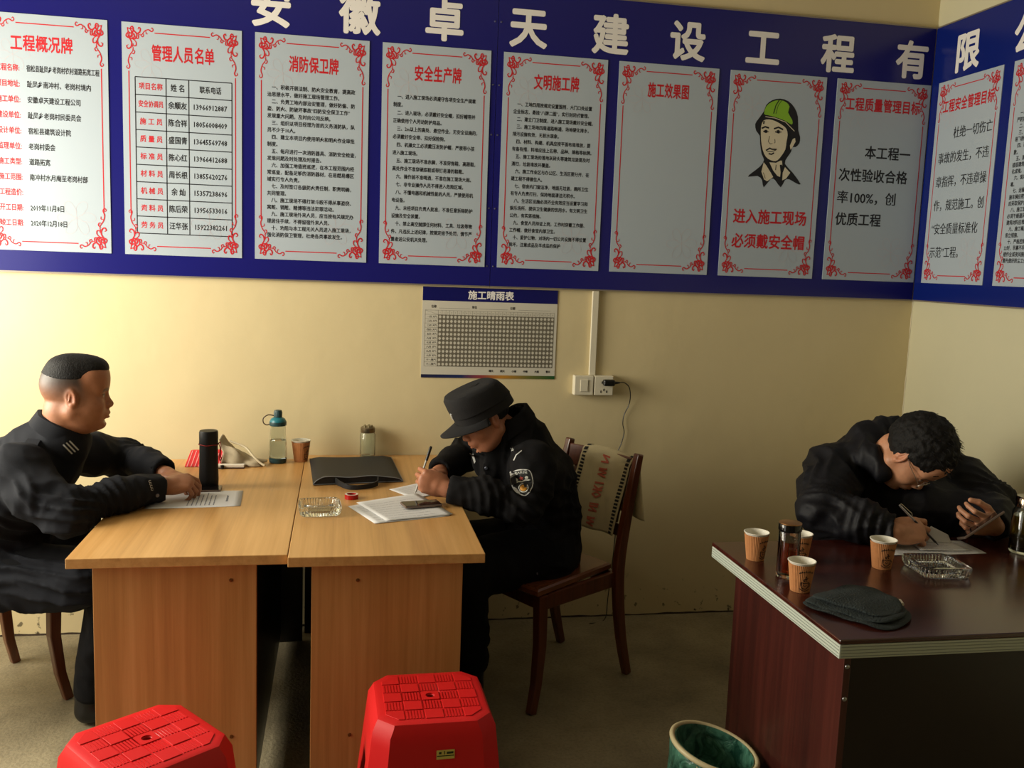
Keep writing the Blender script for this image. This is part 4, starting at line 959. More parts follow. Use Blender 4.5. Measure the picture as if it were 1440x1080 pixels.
# glass ashtrays: square ribbed bowl
def ashtray(label, x, y, ang, half=.066, sk=0.0, H=.032):
    r = empty('glass_ashtray', (x, y, DZ), ang, label, 'ashtray', 'square cut glass ashtrays')
    n = 260
    def sq(a, hw, rb=0.0, nn=7):
        c, s_ = math.cos(a), math.sin(a); R = hw / (abs(c) ** nn + abs(s_) ** nn) ** (1 / nn)
        R *= 1 + rb * (0.5 + .5 * math.cos(52 * a))
        p = Vector((R * c, R * s_, 0)); p.x += sk * p.y; return p
    A = [2 * PI * k / n for k in range(n)]
    def ring(hw, z, rb=0, nn=7): return [sq(a, hw, rb, nn) + Vector((0, 0, z)) for a in A]
    q = MB(); rings = [ring(half * .90, .001, 0), ring(half * .92, .003, .035), ring(half * .97, H * .5, .05), ring(half * .985, H - .003, .045), ring(half * .985, H, .0), ring(half * .86, H, 0), ring(half * .80, H - .003, 0, 6), ring(half * .74, H * .55, .012, 5), ring(half * .62, .011, .012, 4), ring(half * .3, .0105, 0, 2)]
    q.loft(rings); q.build('ashtray_bowl', M_GLASS, r, smooth=25)
    return r
ashtray('clear ribbed glass ashtray in the middle of the honey desks, beside the tape roll', -2.664, -.905, math.radians(4), .066)
ashtray('diamond turned glass ashtray on the dark desk, in front of the papers', -.930, -1.615, math.radians(-6), .072, 0.0, .030)
# tape roll
r = empty('tape_roll', (-2.560, -.735, DZ), 0, 'small red rimmed roll of tape behind the left glass ashtray', 'tape')
MB().lathe([(.0235, .0005), (.0235, .016), (.0165, .016), (.0165, .0005)], n=36, cap0=False, cap1=False).build('tape_body', mat('tape_red', rgb(176, 24, 24), .25), r, smooth=40)
MB().lathe([(.0165, .0160), (.0225, .0163), (.0225, .0166), (.0165, .0166)], n=36, cap0=False, cap1=False).build('tape_face', mat('tape_white', rgb(216, 204, 190), .5), r)

# papers in front of the writing officer
g = 'loose printed sheets under the writing officer\'s hands'
paper('paper_sheet', 'lower printed sheet at the front, under the phone of the officer in the cap', [(-2.492, -1.055), (-2.245, -.975), (-2.34, -.700), (-2.573, -.838)], DZ, rows_of(.08, .6, .15, .4, 3, 9) + rows_of(.08, .9, .6, .85, 4, 11), g)
paper('paper_sheet', 'second printed sheet on top of the front one, its corner turned to the right', [(-2.455, -1.035), (-2.235, -.965), (-2.33, -.690), (-2.545, -.800)], DZ + .0026, rows_of(.08, .9, .1, .8, 8, 12), g)
paper('paper_sheet', 'printed sheet farther back, pointing at the document bag', [(-2.345, -.760), (-2.16, -.60), (-2.24, -.47), (-2.425, -.612)], DZ + .0002, rows_of(.1, .9, .2, .8, 6, 13), g)
phone('mobile_phone', 'phone lying on the papers beside the fist of the officer in the cap', (-2.330, -.862, DZ + .0075), (0, 0, math.radians(12)), size=(.13, .066, .008))

# dark desk items
paper('paper_sheet', 'main sheet the man with glasses is writing on', [(-.985, -1.475), (-.66, -1.475), (-.655, -1.345), (-.93, -1.335)], DZ, rows_of(.1, .9, .1, .9, 9, 21, th=.014), 'sheets on the dark desk')
q_ = paper('paper_sheet', 'sheet curling up between the writing hand and the held phone', [(-.86, -1.44), (-.70, -1.455), (-.70, -1.35), (-.84, -1.335)], DZ + .003, rows_of(.1, .9, .1, .9, 6, 22, th=.014), 'sheets on the dark desk')
q = MB(); q.grid(lambda u, v: Vector((-.790 + .075 * u - .004 * v, -1.372 - .012 * u + .014 * v, DZ + .006 + .058 * v * (1 - .6 * u) * min(1, .35 + 3 * u))), 8, 8)
o = q.build('folded_page', M_PAPER, solid=.0004, smooth=60); props(o, 'upright folded page corner standing behind the sheets', 'paper', 'sheets on the dark desk')
r = empty('tea_bottle', (-1.392, -1.625, DZ), 0, 'tall clear bottle with a black and gold lid and reddish tea', 'bottle', 'glass tea bottles on the dark desk')
MB().lathe([(.027, .0005), (.0295, .004), (.0295, .128), (.0285, .1295), (.0260, .1295), (.0260, .014), (.024, .010)], n=40).build('bottle_wall', M_GLASS, r, smooth=50)
MB().lathe([(.0235, .0155), (.0252, .018), (.0252, .100)], n=36).build('tea', M_TEA, r, smooth=50)
MB().lathe([(.0300, .130), (.0315, .1315), (.0315, .148), (.0305, .1495)], n=40).build('lid', mat('gloss_black', rgb(14, 13, 13), .12), r, smooth=40)
MB().lathe([(.0306, .1497), (.0306, .152), (.0290, .1528)], n=40).build('gold_lid_top', mat('brushed_gold', rgb(176, 130, 84), .3, .8), r, smooth=40)
r = empty('tea_bottle', (-.528, -1.470, DZ), 0, 'wide glass bottle with a chrome lid and yellow tea, cut by the right edge', 'bottle', 'glass tea bottles on the dark desk')
MB().lathe([(.040, .0005), (.0425, .004), (.0435, .012), (.0425, .130), (.034, .142), (.032, .142), (.0395, .128), (.0400, .014), (.038, .009)], n=44).build('bottle_wall', M_GLASS, r, smooth=50)
MB().lathe([(.038, .0145), (.0392, .018), (.0386, .115)], n=40).build('tea', M_TEAY, r, smooth=50)
MB().lathe([(.036, .020), (.0370, .024), (.0370, .045), (.030, .052)], n=24, rfun=lambda a, z: 1 + .05 * math.sin(7 * a + 90 * z)).build('tea_leaves', mat('tea_leaves', rgb(70, 68, 30), .8, vary=.4, vscale=60), r, smooth=30)
MB().lathe([(.035, .1425), (.0370, .144), (.0370, .172), (.034, .176)], n=44).build('chrome_lid', mat('dark_chrome', rgb(120, 108, 96), .12, 1.0), r, smooth=40)
q = MB()
for i, k in enumerate((0, 1, 2)):
    for s_ in range(3):
        a = -PI / 2 - .45 + .22 * k; z = .094 - .010 * s_; rr = .0428
        q.tube([(rr * math.cos(a + t), rr * math.sin(a + t), z + .003 * math.sin(t * 40 + s_)) for t in (-.07, -.03, .0, .04, .07)], .0007, 5)
q.build('gilt_characters', mat('gilt', rgb(150, 110, 40), .4, .5), r)
# grey cloth, folded in layers
M_RAG = mat('grey_microfibre', rgb(40, 48, 48), .95, bump=.6, bscale=200, sheen=.0, vary=.15, vscale=14)
r = empty('cleaning_cloth', (-1.325, -1.880, DZ), 0, 'dark grey cleaning cloth folded in rounded layers at the desk front', 'cloth')
OUT = [(-.135, .045), (-.09, .075), (-.03, .105), (.04, .135), (.095, .105), (.115, .035), (.105, -.045), (.05, -.105), (-.02, -.125), (-.07, -.07), (-.115, -.005)]
def layer(k, sc, dx, dy, z0, th, seed):
    pts = catmull([(a * sc + dx, b_ * sc + dy, 0) for a, b_ in OUT], 5, True); n = len(pts); c = Vector((dx * .8, dy, 0)); q = MB(); rings = []
    def hz(p): return .0022 * math.sin(40 * p.x + 22 * p.y + seed) + .0018 * math.sin(70 * p.y - 30 * p.x + seed) + .010 * math.exp(-((p.x - .0) ** 2 + (p.y - .02) ** 2) / .004) * (k / 2)
    for (f, zz) in ((.0, 0), (.92, 0), (.985, .15), (1, .5), (.985, .85), (.93, 1), (.75, 1), (.5, 1), (.25, 1), (.02, 1)):
        rings.append([c + (p - c) * max(f, .01) + Vector((0, 0, z0 + th * zz + (hz(c + (p - c) * f) if zz > 0 else 0))) for p in pts])
    q.loft(rings); q.build('cloth_layer', M_RAG, r, smooth=60)
layer(0, 1.0, 0, -.01, .0035, .0055, 1); layer(1, .94, .004, .004, .0085, .006, 2.4); layer(2, .84, .012, .014, .0142, .006, 4)
q = MB(); q.tube([(-1.199, -1.868, DZ + .0052), (-1.190, -1.842, DZ + .0052)], .0042, 12); o = q.build('cigarette_end', mat('cigarette_paper', rgb(236, 230, 214), .6), smooth=40); props(o, 'tiny white cigarette end just right of the grey cloth', 'cigarette')
# ------------------------------------------------------------------ people: smooth distance-field bodies meshed as one surface
class Vox:
    def __init__(s, lo, hi, h, fine=()):
        s.ax = []
        for k in range(3):
            pts = [lo[k]]; x = lo[k]
            while x < hi[k]:
                st = h
                for (a, b, hf) in fine:
                    if a[k] - h * .6 <= x <= b[k]: st = min(st, hf)
                x += st; pts.append(x)
            s.ax.append(np.array(pts, np.float32))
        s.F = np.full([len(a) for a in s.ax], 1.0, np.float32); s.h = h
    def _s(s, lo, hi, m):
        sl = []
        for k in range(3):
            i0 = max(0, int(np.searchsorted(s.ax[k], lo[k] - m)) - 1); i1 = min(len(s.ax[k]), int(np.searchsorted(s.ax[k], hi[k] + m)) + 1)
            sl.append(slice(i0, max(i0 + 1, i1)))
        return tuple(sl), s.ax[0][sl[0]][:, None, None], s.ax[1][sl[1]][None, :, None], s.ax[2][sl[2]][None, None, :]
    def _apply(s, sl, d, k, sub):
        f = s.F[sl]; k = max(k, 1e-4)
        if not sub:
            hh = np.maximum(k - np.abs(f - d), 0) / k; s.F[sl] = np.minimum(f, d) - hh * hh * k * .25
        else:
            e = -d; hh = np.maximum(k - np.abs(f - e), 0) / k; s.F[sl] = np.maximum(f, e) + hh * hh * k * .25
    def cone(s, a, b, ra, rb, k=.01, sub=False):
        a = np.array(a, np.float64); b = np.array(b, np.float64); r = max(ra, rb)
        sl, X, Y, Z = s._s(np.minimum(a, b) - r, np.maximum(a, b) + r, k + s.h * 2 + .004)
        ab = b - a; L = float(ab @ ab) or 1e-9
        t = np.clip(((X - a[0]) * ab[0] + (Y - a[1]) * ab[1] + (Z - a[2]) * ab[2]) / L, 0, 1)
        d = np.sqrt((X - a[0] - t * ab[0]) ** 2 + (Y - a[1] - t * ab[1]) ** 2 + (Z - a[2] - t * ab[2]) ** 2) - (ra + (rb - ra) * t)
        s._apply(sl, d.astype(np.float32), k, sub); return s
    def chain(s, pts, rs, k=.01):
        for i in range(len(pts) - 1): s.cone(pts[i], pts[i + 1], rs[i], rs[i + 1], k)
        return s
    def ell(s, c, r, k=.01, R=None, sub=False):
        c = np.array(c, np.float64); m = max(r)
        sl, X, Y, Z = s._s(c - m, c + m, k + s.h * 2 + .004)
        dx, dy, dz = X - c[0], Y - c[1], Z - c[2]
        if R is not None:      # rows of R = local axes
            p = [dx * R[i][0] + dy * R[i][1] + dz * R[i][2] for i in range(3)]
        else: p = [dx, dy, dz]
        q = np.sqrt((p[0] / r[0]) ** 2 + (p[1] / r[1]) ** 2 + (p[2] / r[2]) ** 2); g = np.sqrt((p[0] / r[0] ** 2) ** 2 + (p[1] / r[1] ** 2) ** 2 + (p[2] / r[2] ** 2) ** 2) + 1e-9
        s._apply(sl, (q * (q - 1) / g).astype(np.float32), k, sub); return s
    def half(s, p, n, lo, hi):
        """cut away, inside the box lo..hi, everything on the side n points to"""
        sl, X, Y, Z = s._s(np.array(lo), np.array(hi), 0)
        d = (X - p[0]) * n[0] + (Y - p[1]) * n[1] + (Z - p[2]) * n[2]
        s.F[sl] = np.maximum(s.F[sl], d.astype(np.float32)); return s
    def mesh(s):
        F = s.F; S = F < 0; nx, ny, nz = F.shape
        cnt = np.zeros((nx - 1, ny - 1, nz - 1), np.uint8)
        for a in (0, 1):
            for b in (0, 1):
                for c in (0, 1): cnt += S[a:nx - 1 + a, b:ny - 1 + b, c:nz - 1 + c]
        I, J, K = np.nonzero((cnt > 0) & (cnt < 8)); ids = np.full(cnt.shape, -1, np.int32); ids[I, J, K] = np.arange(len(I))
        acc = np.zeros((len(I), 3)); w_ = np.zeros(len(I)); ax = s.ax
        for d in range(3):
            o1, o2 = [(1, 2), (0, 2), (0, 1)][d]
            for p in (0, 1):
                for q in (0, 1):
                    of = [0, 0, 0]; of[o1] = p; of[o2] = q; i0 = (I + of[0], J + of[1], K + of[2]); of[d] = 1; i1 = (I + of[0], J + of[1], K + of[2])
                    f0, f1 = F[i0], F[i1]; m = (f0 < 0) != (f1 < 0); t = np.where(m, f0 / (f0 - f1 + 1e-12), 0)
                    for e in range(3): acc[:, e] += np.where(m, ax[e][i0[e]] * (1 - t) + ax[e][i1[e]] * t, 0)
                    w_ += m
        V = acc / w_[:, None]; Q = []
        for d in range(3):
            o1, o2 = [(1, 2), (2, 0), (0, 1)][d]
            sa = [slice(None)] * 3; sb = [slice(None)] * 3; sa[d] = slice(0, -1); sb[d] = slice(1, None)
            m = S[tuple(sa)] != S[tuple(sb)]; g = np.nonzero(m); ok = (g[o1] > 0) & (g[o2] > 0) & (g[o1] < F.shape[o1] - 1) & (g[o2] < F.shape[o2] - 1)
            g = [x[ok] for x in g]; fl = S[tuple(sa)][tuple(g)]
            def cid(a, b):
                h = [x.copy() for x in g]; h[o1] -= a; h[o2] -= b; return ids[tuple(h)]
            q = np.stack([cid(1, 1), cid(0, 1), cid(0, 0), cid(1, 0)], 1); q[~fl] = q[~fl][:, ::-1]; Q.append(q)
        Q = np.concatenate(Q); Q = Q[(Q >= 0).all(1)]
        return V, Q

def vnoise(P, sc, seed=0):
    p = P * sc + seed * 17.31; i = np.floor(p).astype(np.int64); f = p - i; f = f * f * (3 - 2 * f)
    def h(a, b, c): 
        n = (a * 374761393 + b * 668265263 + c * 2147483647 + seed * 974711) & 0xffffffff
        n = ((n ^ (n >> 13)) * 1274126177) & 0xffffffff; return ((n ^ (n >> 16)) & 0xffff) / 65535.0
    r = 0
    for a in (0, 1):
        for b in (0, 1):
            for c in (0, 1):
                r = r + h(i[:, 0] + a, i[:, 1] + b, i[:, 2] + c) * (f[:, 0] if a else 1 - f[:, 0]) * (f[:, 1] if b else 1 - f[:, 1]) * (f[:, 2] if c else 1 - f[:, 2])
    return r
def vnormals(V, Q):
    n = np.cross(V[Q[:, 2]] - V[Q[:, 0]], V[Q[:, 3]] - V[Q[:, 1]]); N = np.zeros_like(V)
    for k in range(4): np.add.at(N, Q[:, k], n)
    return N / (np.linalg.norm(N, axis=1)[:, None] + 1e-12)
def folds(V, Q, amp=.006, sc=9, seed=1, warp=(1, 1, 1), foci=None):
    N = vnormals(V, Q); W = V * np.array(warp)
    Wd = W + .05 * np.stack([vnoise(W, sc * .7, seed + 5), vnoise(W, sc * .7, seed + 6), vnoise(W, sc * .7, seed + 7)], 1)
    a = vnoise(Wd, sc, seed); rdg = 1 - np.abs(2 * a - 1) * 2
    b_ = vnoise(Wd, sc * 2.3, seed + 2); rdg2 = 1 - np.abs(2 * b_ - 1) * 2
    mask = .45 + .9 * ss(.35, .65, vnoise(W, sc * .45, seed + 9))
    d = amp * np.where(rdg > 0, rdg ** 1.5, rdg * .6) + amp * .55 * rdg2 * mask
    if foci is not None:
        for (c, r, ax, fr, am) in foci:
            q = V - np.array(c); ax = unit(ax); t = q @ ax; w_ = np.exp(-(q ** 2).sum(1) / r ** 2); o_ = vnoise(V, 9, seed + 4) * 5
            d = d + am * w_ * (1 - 2 * np.abs(np.sin(t * fr + o_)) ** .8)
    return V + N * d[:, None]

def unit(v): v = np.array(v, float); return v / np.linalg.norm(v)
class HeadFrame:
    def __init__(s, c, F, U, sc=1.0):
        s.c = np.array(c, float); s.F = unit(F); U = np.array(U, float); U = U - s.F * (U @ s.F); s.U = unit(U); s.L = np.cross(s.U, s.F); s.sc = sc
    def __call__(s, x, y, z): return s.c + s.sc * (s.F * x + s.L * y + s.U * z)
    def R(s): return [s.F, s.L, s.U]
    def loc(s, V): d = (V - s.c) / s.sc; return d @ s.F, d @ s.L, d @ s.U
def head(v, H, full=1.0):
    S = H.sc; R = H.R(); e = lambda c, r, k=.01, sub=False, R_=None: v.ell(H(*c), [q * S for q in r], k * S, R_ or R, sub)
    cn = lambda a, b, ra, rb, k=.01, sub=False: v.cone(H(*a), H(*b), ra * S, rb * S, k * S, sub)
    e((-.012, 0, .030), (.096, .076, .087)); e((.022, 0, -.030), (.066, .066 * full, .080), .03); e((.030, 0, -.078), (.052, .050 * full, .036), .03)
    e((.074, 0, -.098), (.016, .022, .015), .022)
    for s_ in (-1, 1):
        cn((-.005, s_ * .058 * full, -.052), (.050, s_ * .030, -.096), .017, .014, .03)
        e((.052, s_ * .040, -.030), (.028, .026, .024), .025)
        cn((.076, s_ * .012, .020), (.066, s_ * .045, .022), .013, .013, .02)
    e((.060, 0, .055), (.032, .052, .040), .03)
    for s_ in (-1, 1):
        e((.094, s_ * .031, .000), (.014, .018, .011), .012, True)
        e((.074, s_ * .031, .000), (.0125, .0135, .0125), .002)
        cn((.0835, s_ * .019, .0065), (.078, s_ * .044, .005), .0032, .0032, .004); cn((.0825, s_ * .019, -.0065), (.078, s_ * .043, -.006), .0028, .0028, .004)
    cn((.081, 0, .010), (.098, 0, -.028), .0080, .0108, .012); e((.0985, 0, -.032), (.0125, .0115, .0105), .008)
    for s_ in (-1, 1):
        e((.094, s_ * .0125, -.036), (.0105, .0075, .0075), .006); e((.0975, s_ * .007, -.0425), (.004, .003, .004), .003, True)
    e((.080, 0, -.060), (.020, .030, .018), .014)
    cn((.087, -.020, -.064), (.0965, -.004, -.0605), .0035, .0052, .006); cn((.087, .020, -.064), (.0965, .004, -.0605), .0035, .0052, .006)
    cn((.086, -.017, -.072), (.0935, 0, -.0735), .0038, .0062, .006); cn((.086, .017, -.072), (.0935, 0, -.0735), .0038, .0062, .006)
    cn((.100, -.022, -.0675), (.100, .022, -.0675), .0022, .0022, .003, True); e((.092, 0, -.086), (.010, .018, .005), .01, True)
    for s_ in (-1, 1):
        c = H(-.008, s_ * .077, -.006); ax = unit(H.F * .55 + H.L * s_ * .5 - H.U * 0.0); nn = unit(H.L * s_ - H.F * .45); u2 = unit(H.U - H.F * .18); f2 = np.cross(u2, nn)
        R_ = [f2, nn, u2]
        v.ell(c, [.0185 * S, .0075 * S, .031 * S], .006 * S, R_); v.ell(c + nn * .007 * S + H.F * .001, [.0125 * S, .0055 * S, .022 * S], .003 * S, R_, True)
        v.cone(c + nn * .002 * S - u2 * .020 * S, c + nn * .002 * S - u2 * .026 * S, .007 * S, .006 * S, .004 * S)
        v.cone(c + H.F * .010 * S, c + H.F * .006 * S - u2 * .012 * S, .0045 * S, .004 * S, .003 * S)
        v.cone(c + u2 * .014 * S + nn * .002 * S, c - u2 * .010 * S + nn * .002 * S - H.F * .006 * S, .0028 * S, .0028 * S, .002 * S)

def hand(v, W, X, Z, thumb, fl, tfl=(.5, .5, .4), sc=1.0, spread=.06, ctr=None):
    """W wrist, X towards the fingers, Z out of the back of the hand, thumb +1/-1 = side along Z x X; fl = bends of the four fingers"""
    X = unit(X); Z = np.array(Z, float); Z = unit(Z - X * (Z @ X)); Y = np.cross(Z, X) * thumb; W = np.array(W, float)
    P = lambda x, y, z: W + sc * (X * x + Y * y + Z * z)
    R = [X, Y, Z]
    v.ell(P(.048, .004, 0), [.050 * sc, .040 * sc, .0165 * sc], .012 * sc, R); v.ell(P(.070, .002, -.001), [.026 * sc, .040 * sc, .0135 * sc], .01 * sc, R)
    v.ell(P(.030, .026, -.008), [.032 * sc, .018 * sc, .016 * sc], .012 * sc, R); v.ell(P(.035, -.026, -.006), [.036 * sc, .014 * sc, .015 * sc], .012 * sc, R)
    tips = []
    base = [(.088, .030), (.092, .0095), (.087, -.0115), (.077, -.031)]; Ls = [(.044, .026, .021), (.049, .030, .022), (.045, .028, .021), (.035, .021, .019)]; rad = [.0092, .0095, .0090, .0080]
    for i in range(4):
        x0, y0 = base[i]; p = P(x0 - .006, y0, .001); a = 0; yaw = spread * (1.5 - i)
        v.cone(P(.035, y0 * .7, .002), p, .010 * sc, rad[i] * 1.05 * sc, .005 * sc)
        for j in range(3):
            a += fl[i][j]; d = X * math.cos(a) * math.cos(yaw) + Y * math.cos(a) * math.sin(yaw) - Z * math.sin(a)
            q = p + d * Ls[i][j] * sc; r0_ = rad[i] * (1 - .10 * j) * sc; r1_ = rad[i] * (1 - .10 * (j + 1)) * sc
            v.cone(p, q, r0_, r1_, .0022 * sc); p = q
        tips.append(p)
    # thumb leaves the side of the palm near its base
    p = P(.020, .026, -.008); a = .0
    d0 = unit(X * .55 + Y * .72 - Z * .35); c = 0
    for j, (L_, ra, rb) in enumerate(((.042, .0150, .0118), (.034, .0112, .0102), (.027, .0102, .0082))):
        c += tfl[j]; d = unit(d0 * math.cos(c) + unit(X * .55 - Y * .60 - Z * .35) * math.sin(c)); q = p + d * L_ * sc; v.cone(p, q, ra * sc, rb * sc, .005 * sc if j == 0 else .003 * sc); p = q
    tips.append(p)
    return tips, P

SKIN_NT = None
def skinmat(name):
    m, nt, b = newmat(name); at = nd(nt, 'ShaderNodeAttribute'); at.attribute_name = 'Col'
    tc = nd(nt, 'ShaderNodeTexCoord'); n = nd(nt, 'ShaderNodeTexNoise'); n.inputs['Scale'].default_value = 60; n.inputs['Detail'].default_value = 3
    mx = nd(nt, 'ShaderNodeMixRGB', blend_type='MULTIPLY'); mx.inputs[0].default_value = .35; r = nd(nt, 'ShaderNodeValToRGB'); r.color_ramp.elements[0].color = (.72, .66, .62, 1); r.color_ramp.elements[0].position = .3; r.color_ramp.elements[1].position = .6
    nt.links.new(tc.outputs['Object'], n.inputs['Vector']); nt.links.new(n.outputs['Fac'], r.inputs[0]); nt.links.new(at.outputs['Color'], mx.inputs[1]); nt.links.new(r.outputs[0], mx.inputs[2])
    nt.links.new(mx.outputs[0], b.inputs['Base Color']); b.inputs['Roughness'].default_value = .5
    b.inputs['Subsurface Weight'].default_value = .12; b.inputs['Subsurface Radius'].default_value = (.02, .008, .004); b.inputs['Subsurface Scale'].default_value = .4
    bp = nd(nt, 'ShaderNodeBump'); bp.inputs['Strength'].default_value = .15; bp.inputs['Distance'].default_value = .003; nt.links.new(n.outputs['Fac'], bp.inputs['Height']); nt.links.new(bp.outputs[0], b.inputs['Normal'])
    return m
M_SKIN = skinmat('skin')
def ss(a, b, x): t = np.clip((x - a) / (b - a), 0, 1); return t * t * (3 - 2 * t)
def paint(V, H, skin, hair=None, stubble=0.0, browc=(.03, .02, .015)):
    C = np.ones((len(V), 4)); base = np.array(lin([c / 255 for c in skin])); C[:, :3] = base
    x, y, z = H.loc(V); inh = (np.abs(x) < .16) & (np.abs(y) < .1) & (z > -.13) & (z < .14)
    def mixc(mask, col): C[:, :3] = C[:, :3] * (1 - mask[:, None]) + np.array(col) * mask[:, None]
    ya = np.abs(y)
    lips = np.exp(-(((x - .094) / .012) ** 2 + (y / .017) ** 2 + ((z + .067) / .0075) ** 2) ** 2) * inh; mixc(lips * .55, base * np.array([.75, .45, .42]))
    ears = np.exp(-(((x + .008) / .022) ** 2 + ((ya - .082) / .016) ** 2 + ((z + .006) / .034) ** 2) ** 2) * inh; mixc(ears * .35, base * np.array([1.0, .62, .5]))
    brow = (ss(.010, .014, z) * (1 - ss(.023, .028, z + .25 * (ya - .03) ** 2 / .03)) * ss(.010, .016, ya) * (1 - ss(.046, .052, ya)) * ss(.05, .06, x)) * inh; mixc(brow * .8, browc)
    ball = (np.sqrt((x - .074) ** 2 + (ya - .031) ** 2 + z ** 2) < .0136) & (np.abs(z) < .0055) & (x > .08) & inh
    C[ball, :3] = (.55, .5, .45); iris = ball & (np.sqrt((ya - .031) ** 2 + z ** 2) < .0056); C[iris, :3] = (.02, .012, .01)
    lash = (np.abs(z - .0058) < .0016) & (ya > .018) & (ya < .046) & (x > .074) & inh; C[lash, :3] = np.array(browc)
    if stubble:
        sc_ = ss(-.065, .062, z) ** 1.3 * (1 - ss(.012, .040, x + .35 * (z - .03))) * inh * (1 - ears); mixc(np.clip(sc_ * stubble, 0, .95), (.040, .036, .032))
    return C
def person(name, label):
    r = empty(name, (0, 0, 0), 0, label, 'person'); return r

M_UNI = mat('navy_black_uniform', rgb(25, 27, 33), .85, bump=.3, bscale=700, spec=.25)
M_UNI2 = mat('black_uniform', rgb(15, 14, 16), .85, bump=.3, bscale=700, spec=.22)
M_DOWN = mat('dark_down_jacket', rgb(14, 14, 20), .6, bump=.2, bscale=30, spec=.3)
M_HAIR = mat('black_hair', rgb(17, 15, 14), .65, bump=.3, bscale=420, stretch=(1, 1, .35), spec=.3)
M_SHOE = mat('black_leather', rgb(18, 17, 17), .35)
M_SILV = mat('silver_thread', rgb(190, 190, 186), .5); M_BUT = mat('snap_button', rgb(120, 124, 140), .3, .7)
M_TRS = mat('black_trousers', rgb(14, 14, 17), .85, bump=.3, bscale=800, spec=.2)

BV = {}
def garment(name, V, Q, m, parent, amp=.005, sc=9, seed=1, warp=(1, 1, 1), foci=None, rest=None):
    V = folds(V, Q, amp, sc, seed, warp, foci)
    if rest is not None: k = rest(V); V[k, 2] = np.maximum(V[k, 2], .7525 + (.006 if rest.__name__ == 'on_papers' else 0))
    from mathutils.bvhtree import BVHTree
    BV[parent.name] = BVHTree.FromPolygons(V.tolist(), Q.tolist()) if name == 'jacket' else BV.get(parent.name)
    return np_object(name, V, Q, m, parent)
def drape(mb, person_, n, lift=.0):
    """lay the collected points on that person's jacket along -n, keeping their own height order"""
    n = Vector(n).normalized(); b_ = BV[person_.name]; out = []
    for p in mb.v:
        p = Vector(p); h = b_.ray_cast(p + n * .12, -n, .3)
        out.append(tuple(h[0] + n * lift) if h[0] is not None else tuple(p))
    mb.v = out
def shoe(v, heel, toe, r=.042):
    h, t = np.array(heel, float), np.array(toe, float); mid = h * .45 + t * .55
    v.cone(h + [0, 0, .045], mid + [0, 0, .038], .040, .040, .03); v.cone(mid + [0, 0, .036], t + [0, 0, .030], .040, .034, .03); v.cone(h + [0, 0, .05], h + [0, 0, .10], .040, .044, .02)
    v.half((0, 0, .004), (0, 0, -1), np.minimum(h, t) - .1, np.maximum(h, t) + .1)

def ribbon(pts, wd, nrm, name, m, parent, th=.0012):
    q = MB(); q.sweep([Vector(p) for p in pts], (th, wd), nrm); return q.build(name, m, parent)

# the three bodies share this recipe; every number is a place in the room
def build_body(root, H, J, hands, skin, stubble, neck_r=.056, full=1.0, extra=None, feet=()):
    allp = [np.array(p) for p in J.values()] + [H.c]
    lo = np.min(allp, 0) - .20; hi = np.max(allp, 0) + .20; lo[2] = 0.0; fine = [(H.c - .145, H.c + .145, .0034)]
    for hd in hands: 
        c = np.array(hd['W']) + unit(hd['X']) * .075; fine.append((c - .095, c + .095, .0027))
    v = Vox(lo, hi, .013, fine)
    v.chain([J['pelvis'], J['belly'], J['chest']], [.095, .09, .095], .04); v.cone(J['chest'], J['neck'], .08, .052, .04)
    for s_ in 'nf':
        v.cone(J['chest'], J['sh_' + s_], .06, .045, .03); v.chain([J['sh_' + s_], J['el_' + s_], J['wr_' + s_]], [.044, .034, .027], .02)
        v.chain([J['pelvis'], J['hip_' + s_], J['kn_' + s_], J['an_' + s_]], [.085, .072, .050, .038], .03)
        a = np.array(J['an_' + s_]); t = np.array(J['toe_' + s_]); v.cone(a - [0, 0, .03], t, .034, .026, .02)
    nb = H(-.030, 0, -.055); v.cone(J['neck'], nb, neck_r, neck_r, .03)
    head(v, H, full); tips = []
    if extra: extra(v, H)
    for hd in hands:
        v.cone(hd['A'], hd['W'], .032, .026, .01); v.cone(hd['W'], np.array(hd['W']) + unit(hd['X']) * .03, .026, .022, .012)
        tips.append(hand(v, hd['W'], hd['X'], hd['Z'], hd['t'], hd['fl'], hd.get('tf', (.3, .4, .3)), hd.get('sc', 1.0)))
    V, Q = v.mesh(); C = paint(V, H, skin, stubble=stubble)
    o = np_object('body', V, Q, M_SKIN, root, True, C); return o, tips
def sleeve_end(v, W, D, r=.046):
    """flat hollow cuff: cut the sleeve square to the forearm and dish its end"""
    W = np.array(W, float); D = unit(D); v.half(W, D, W - .10 * np.abs(D) - .06, W + .10 * np.abs(D) + .09); v.cone(W + D * .02, W - D * .012, r, r * .92, .003, True)
def ring_tube(c, n, r, w_, name, m, parent, flat=1.0):
    n = unit(n); u = unit(np.cross(n, (0, .3, 1))); t = np.cross(n, u); q = MB()
    q.tube([tuple(np.array(c) + (u * math.cos(a) + t * math.sin(a) * flat) * r) for a in np.linspace(0, 2 * PI, 33)[:-1]], w_, 8, True); return q.build(name, m, parent, smooth=60)
RELAX = [(.25, .35, .2)] * 4
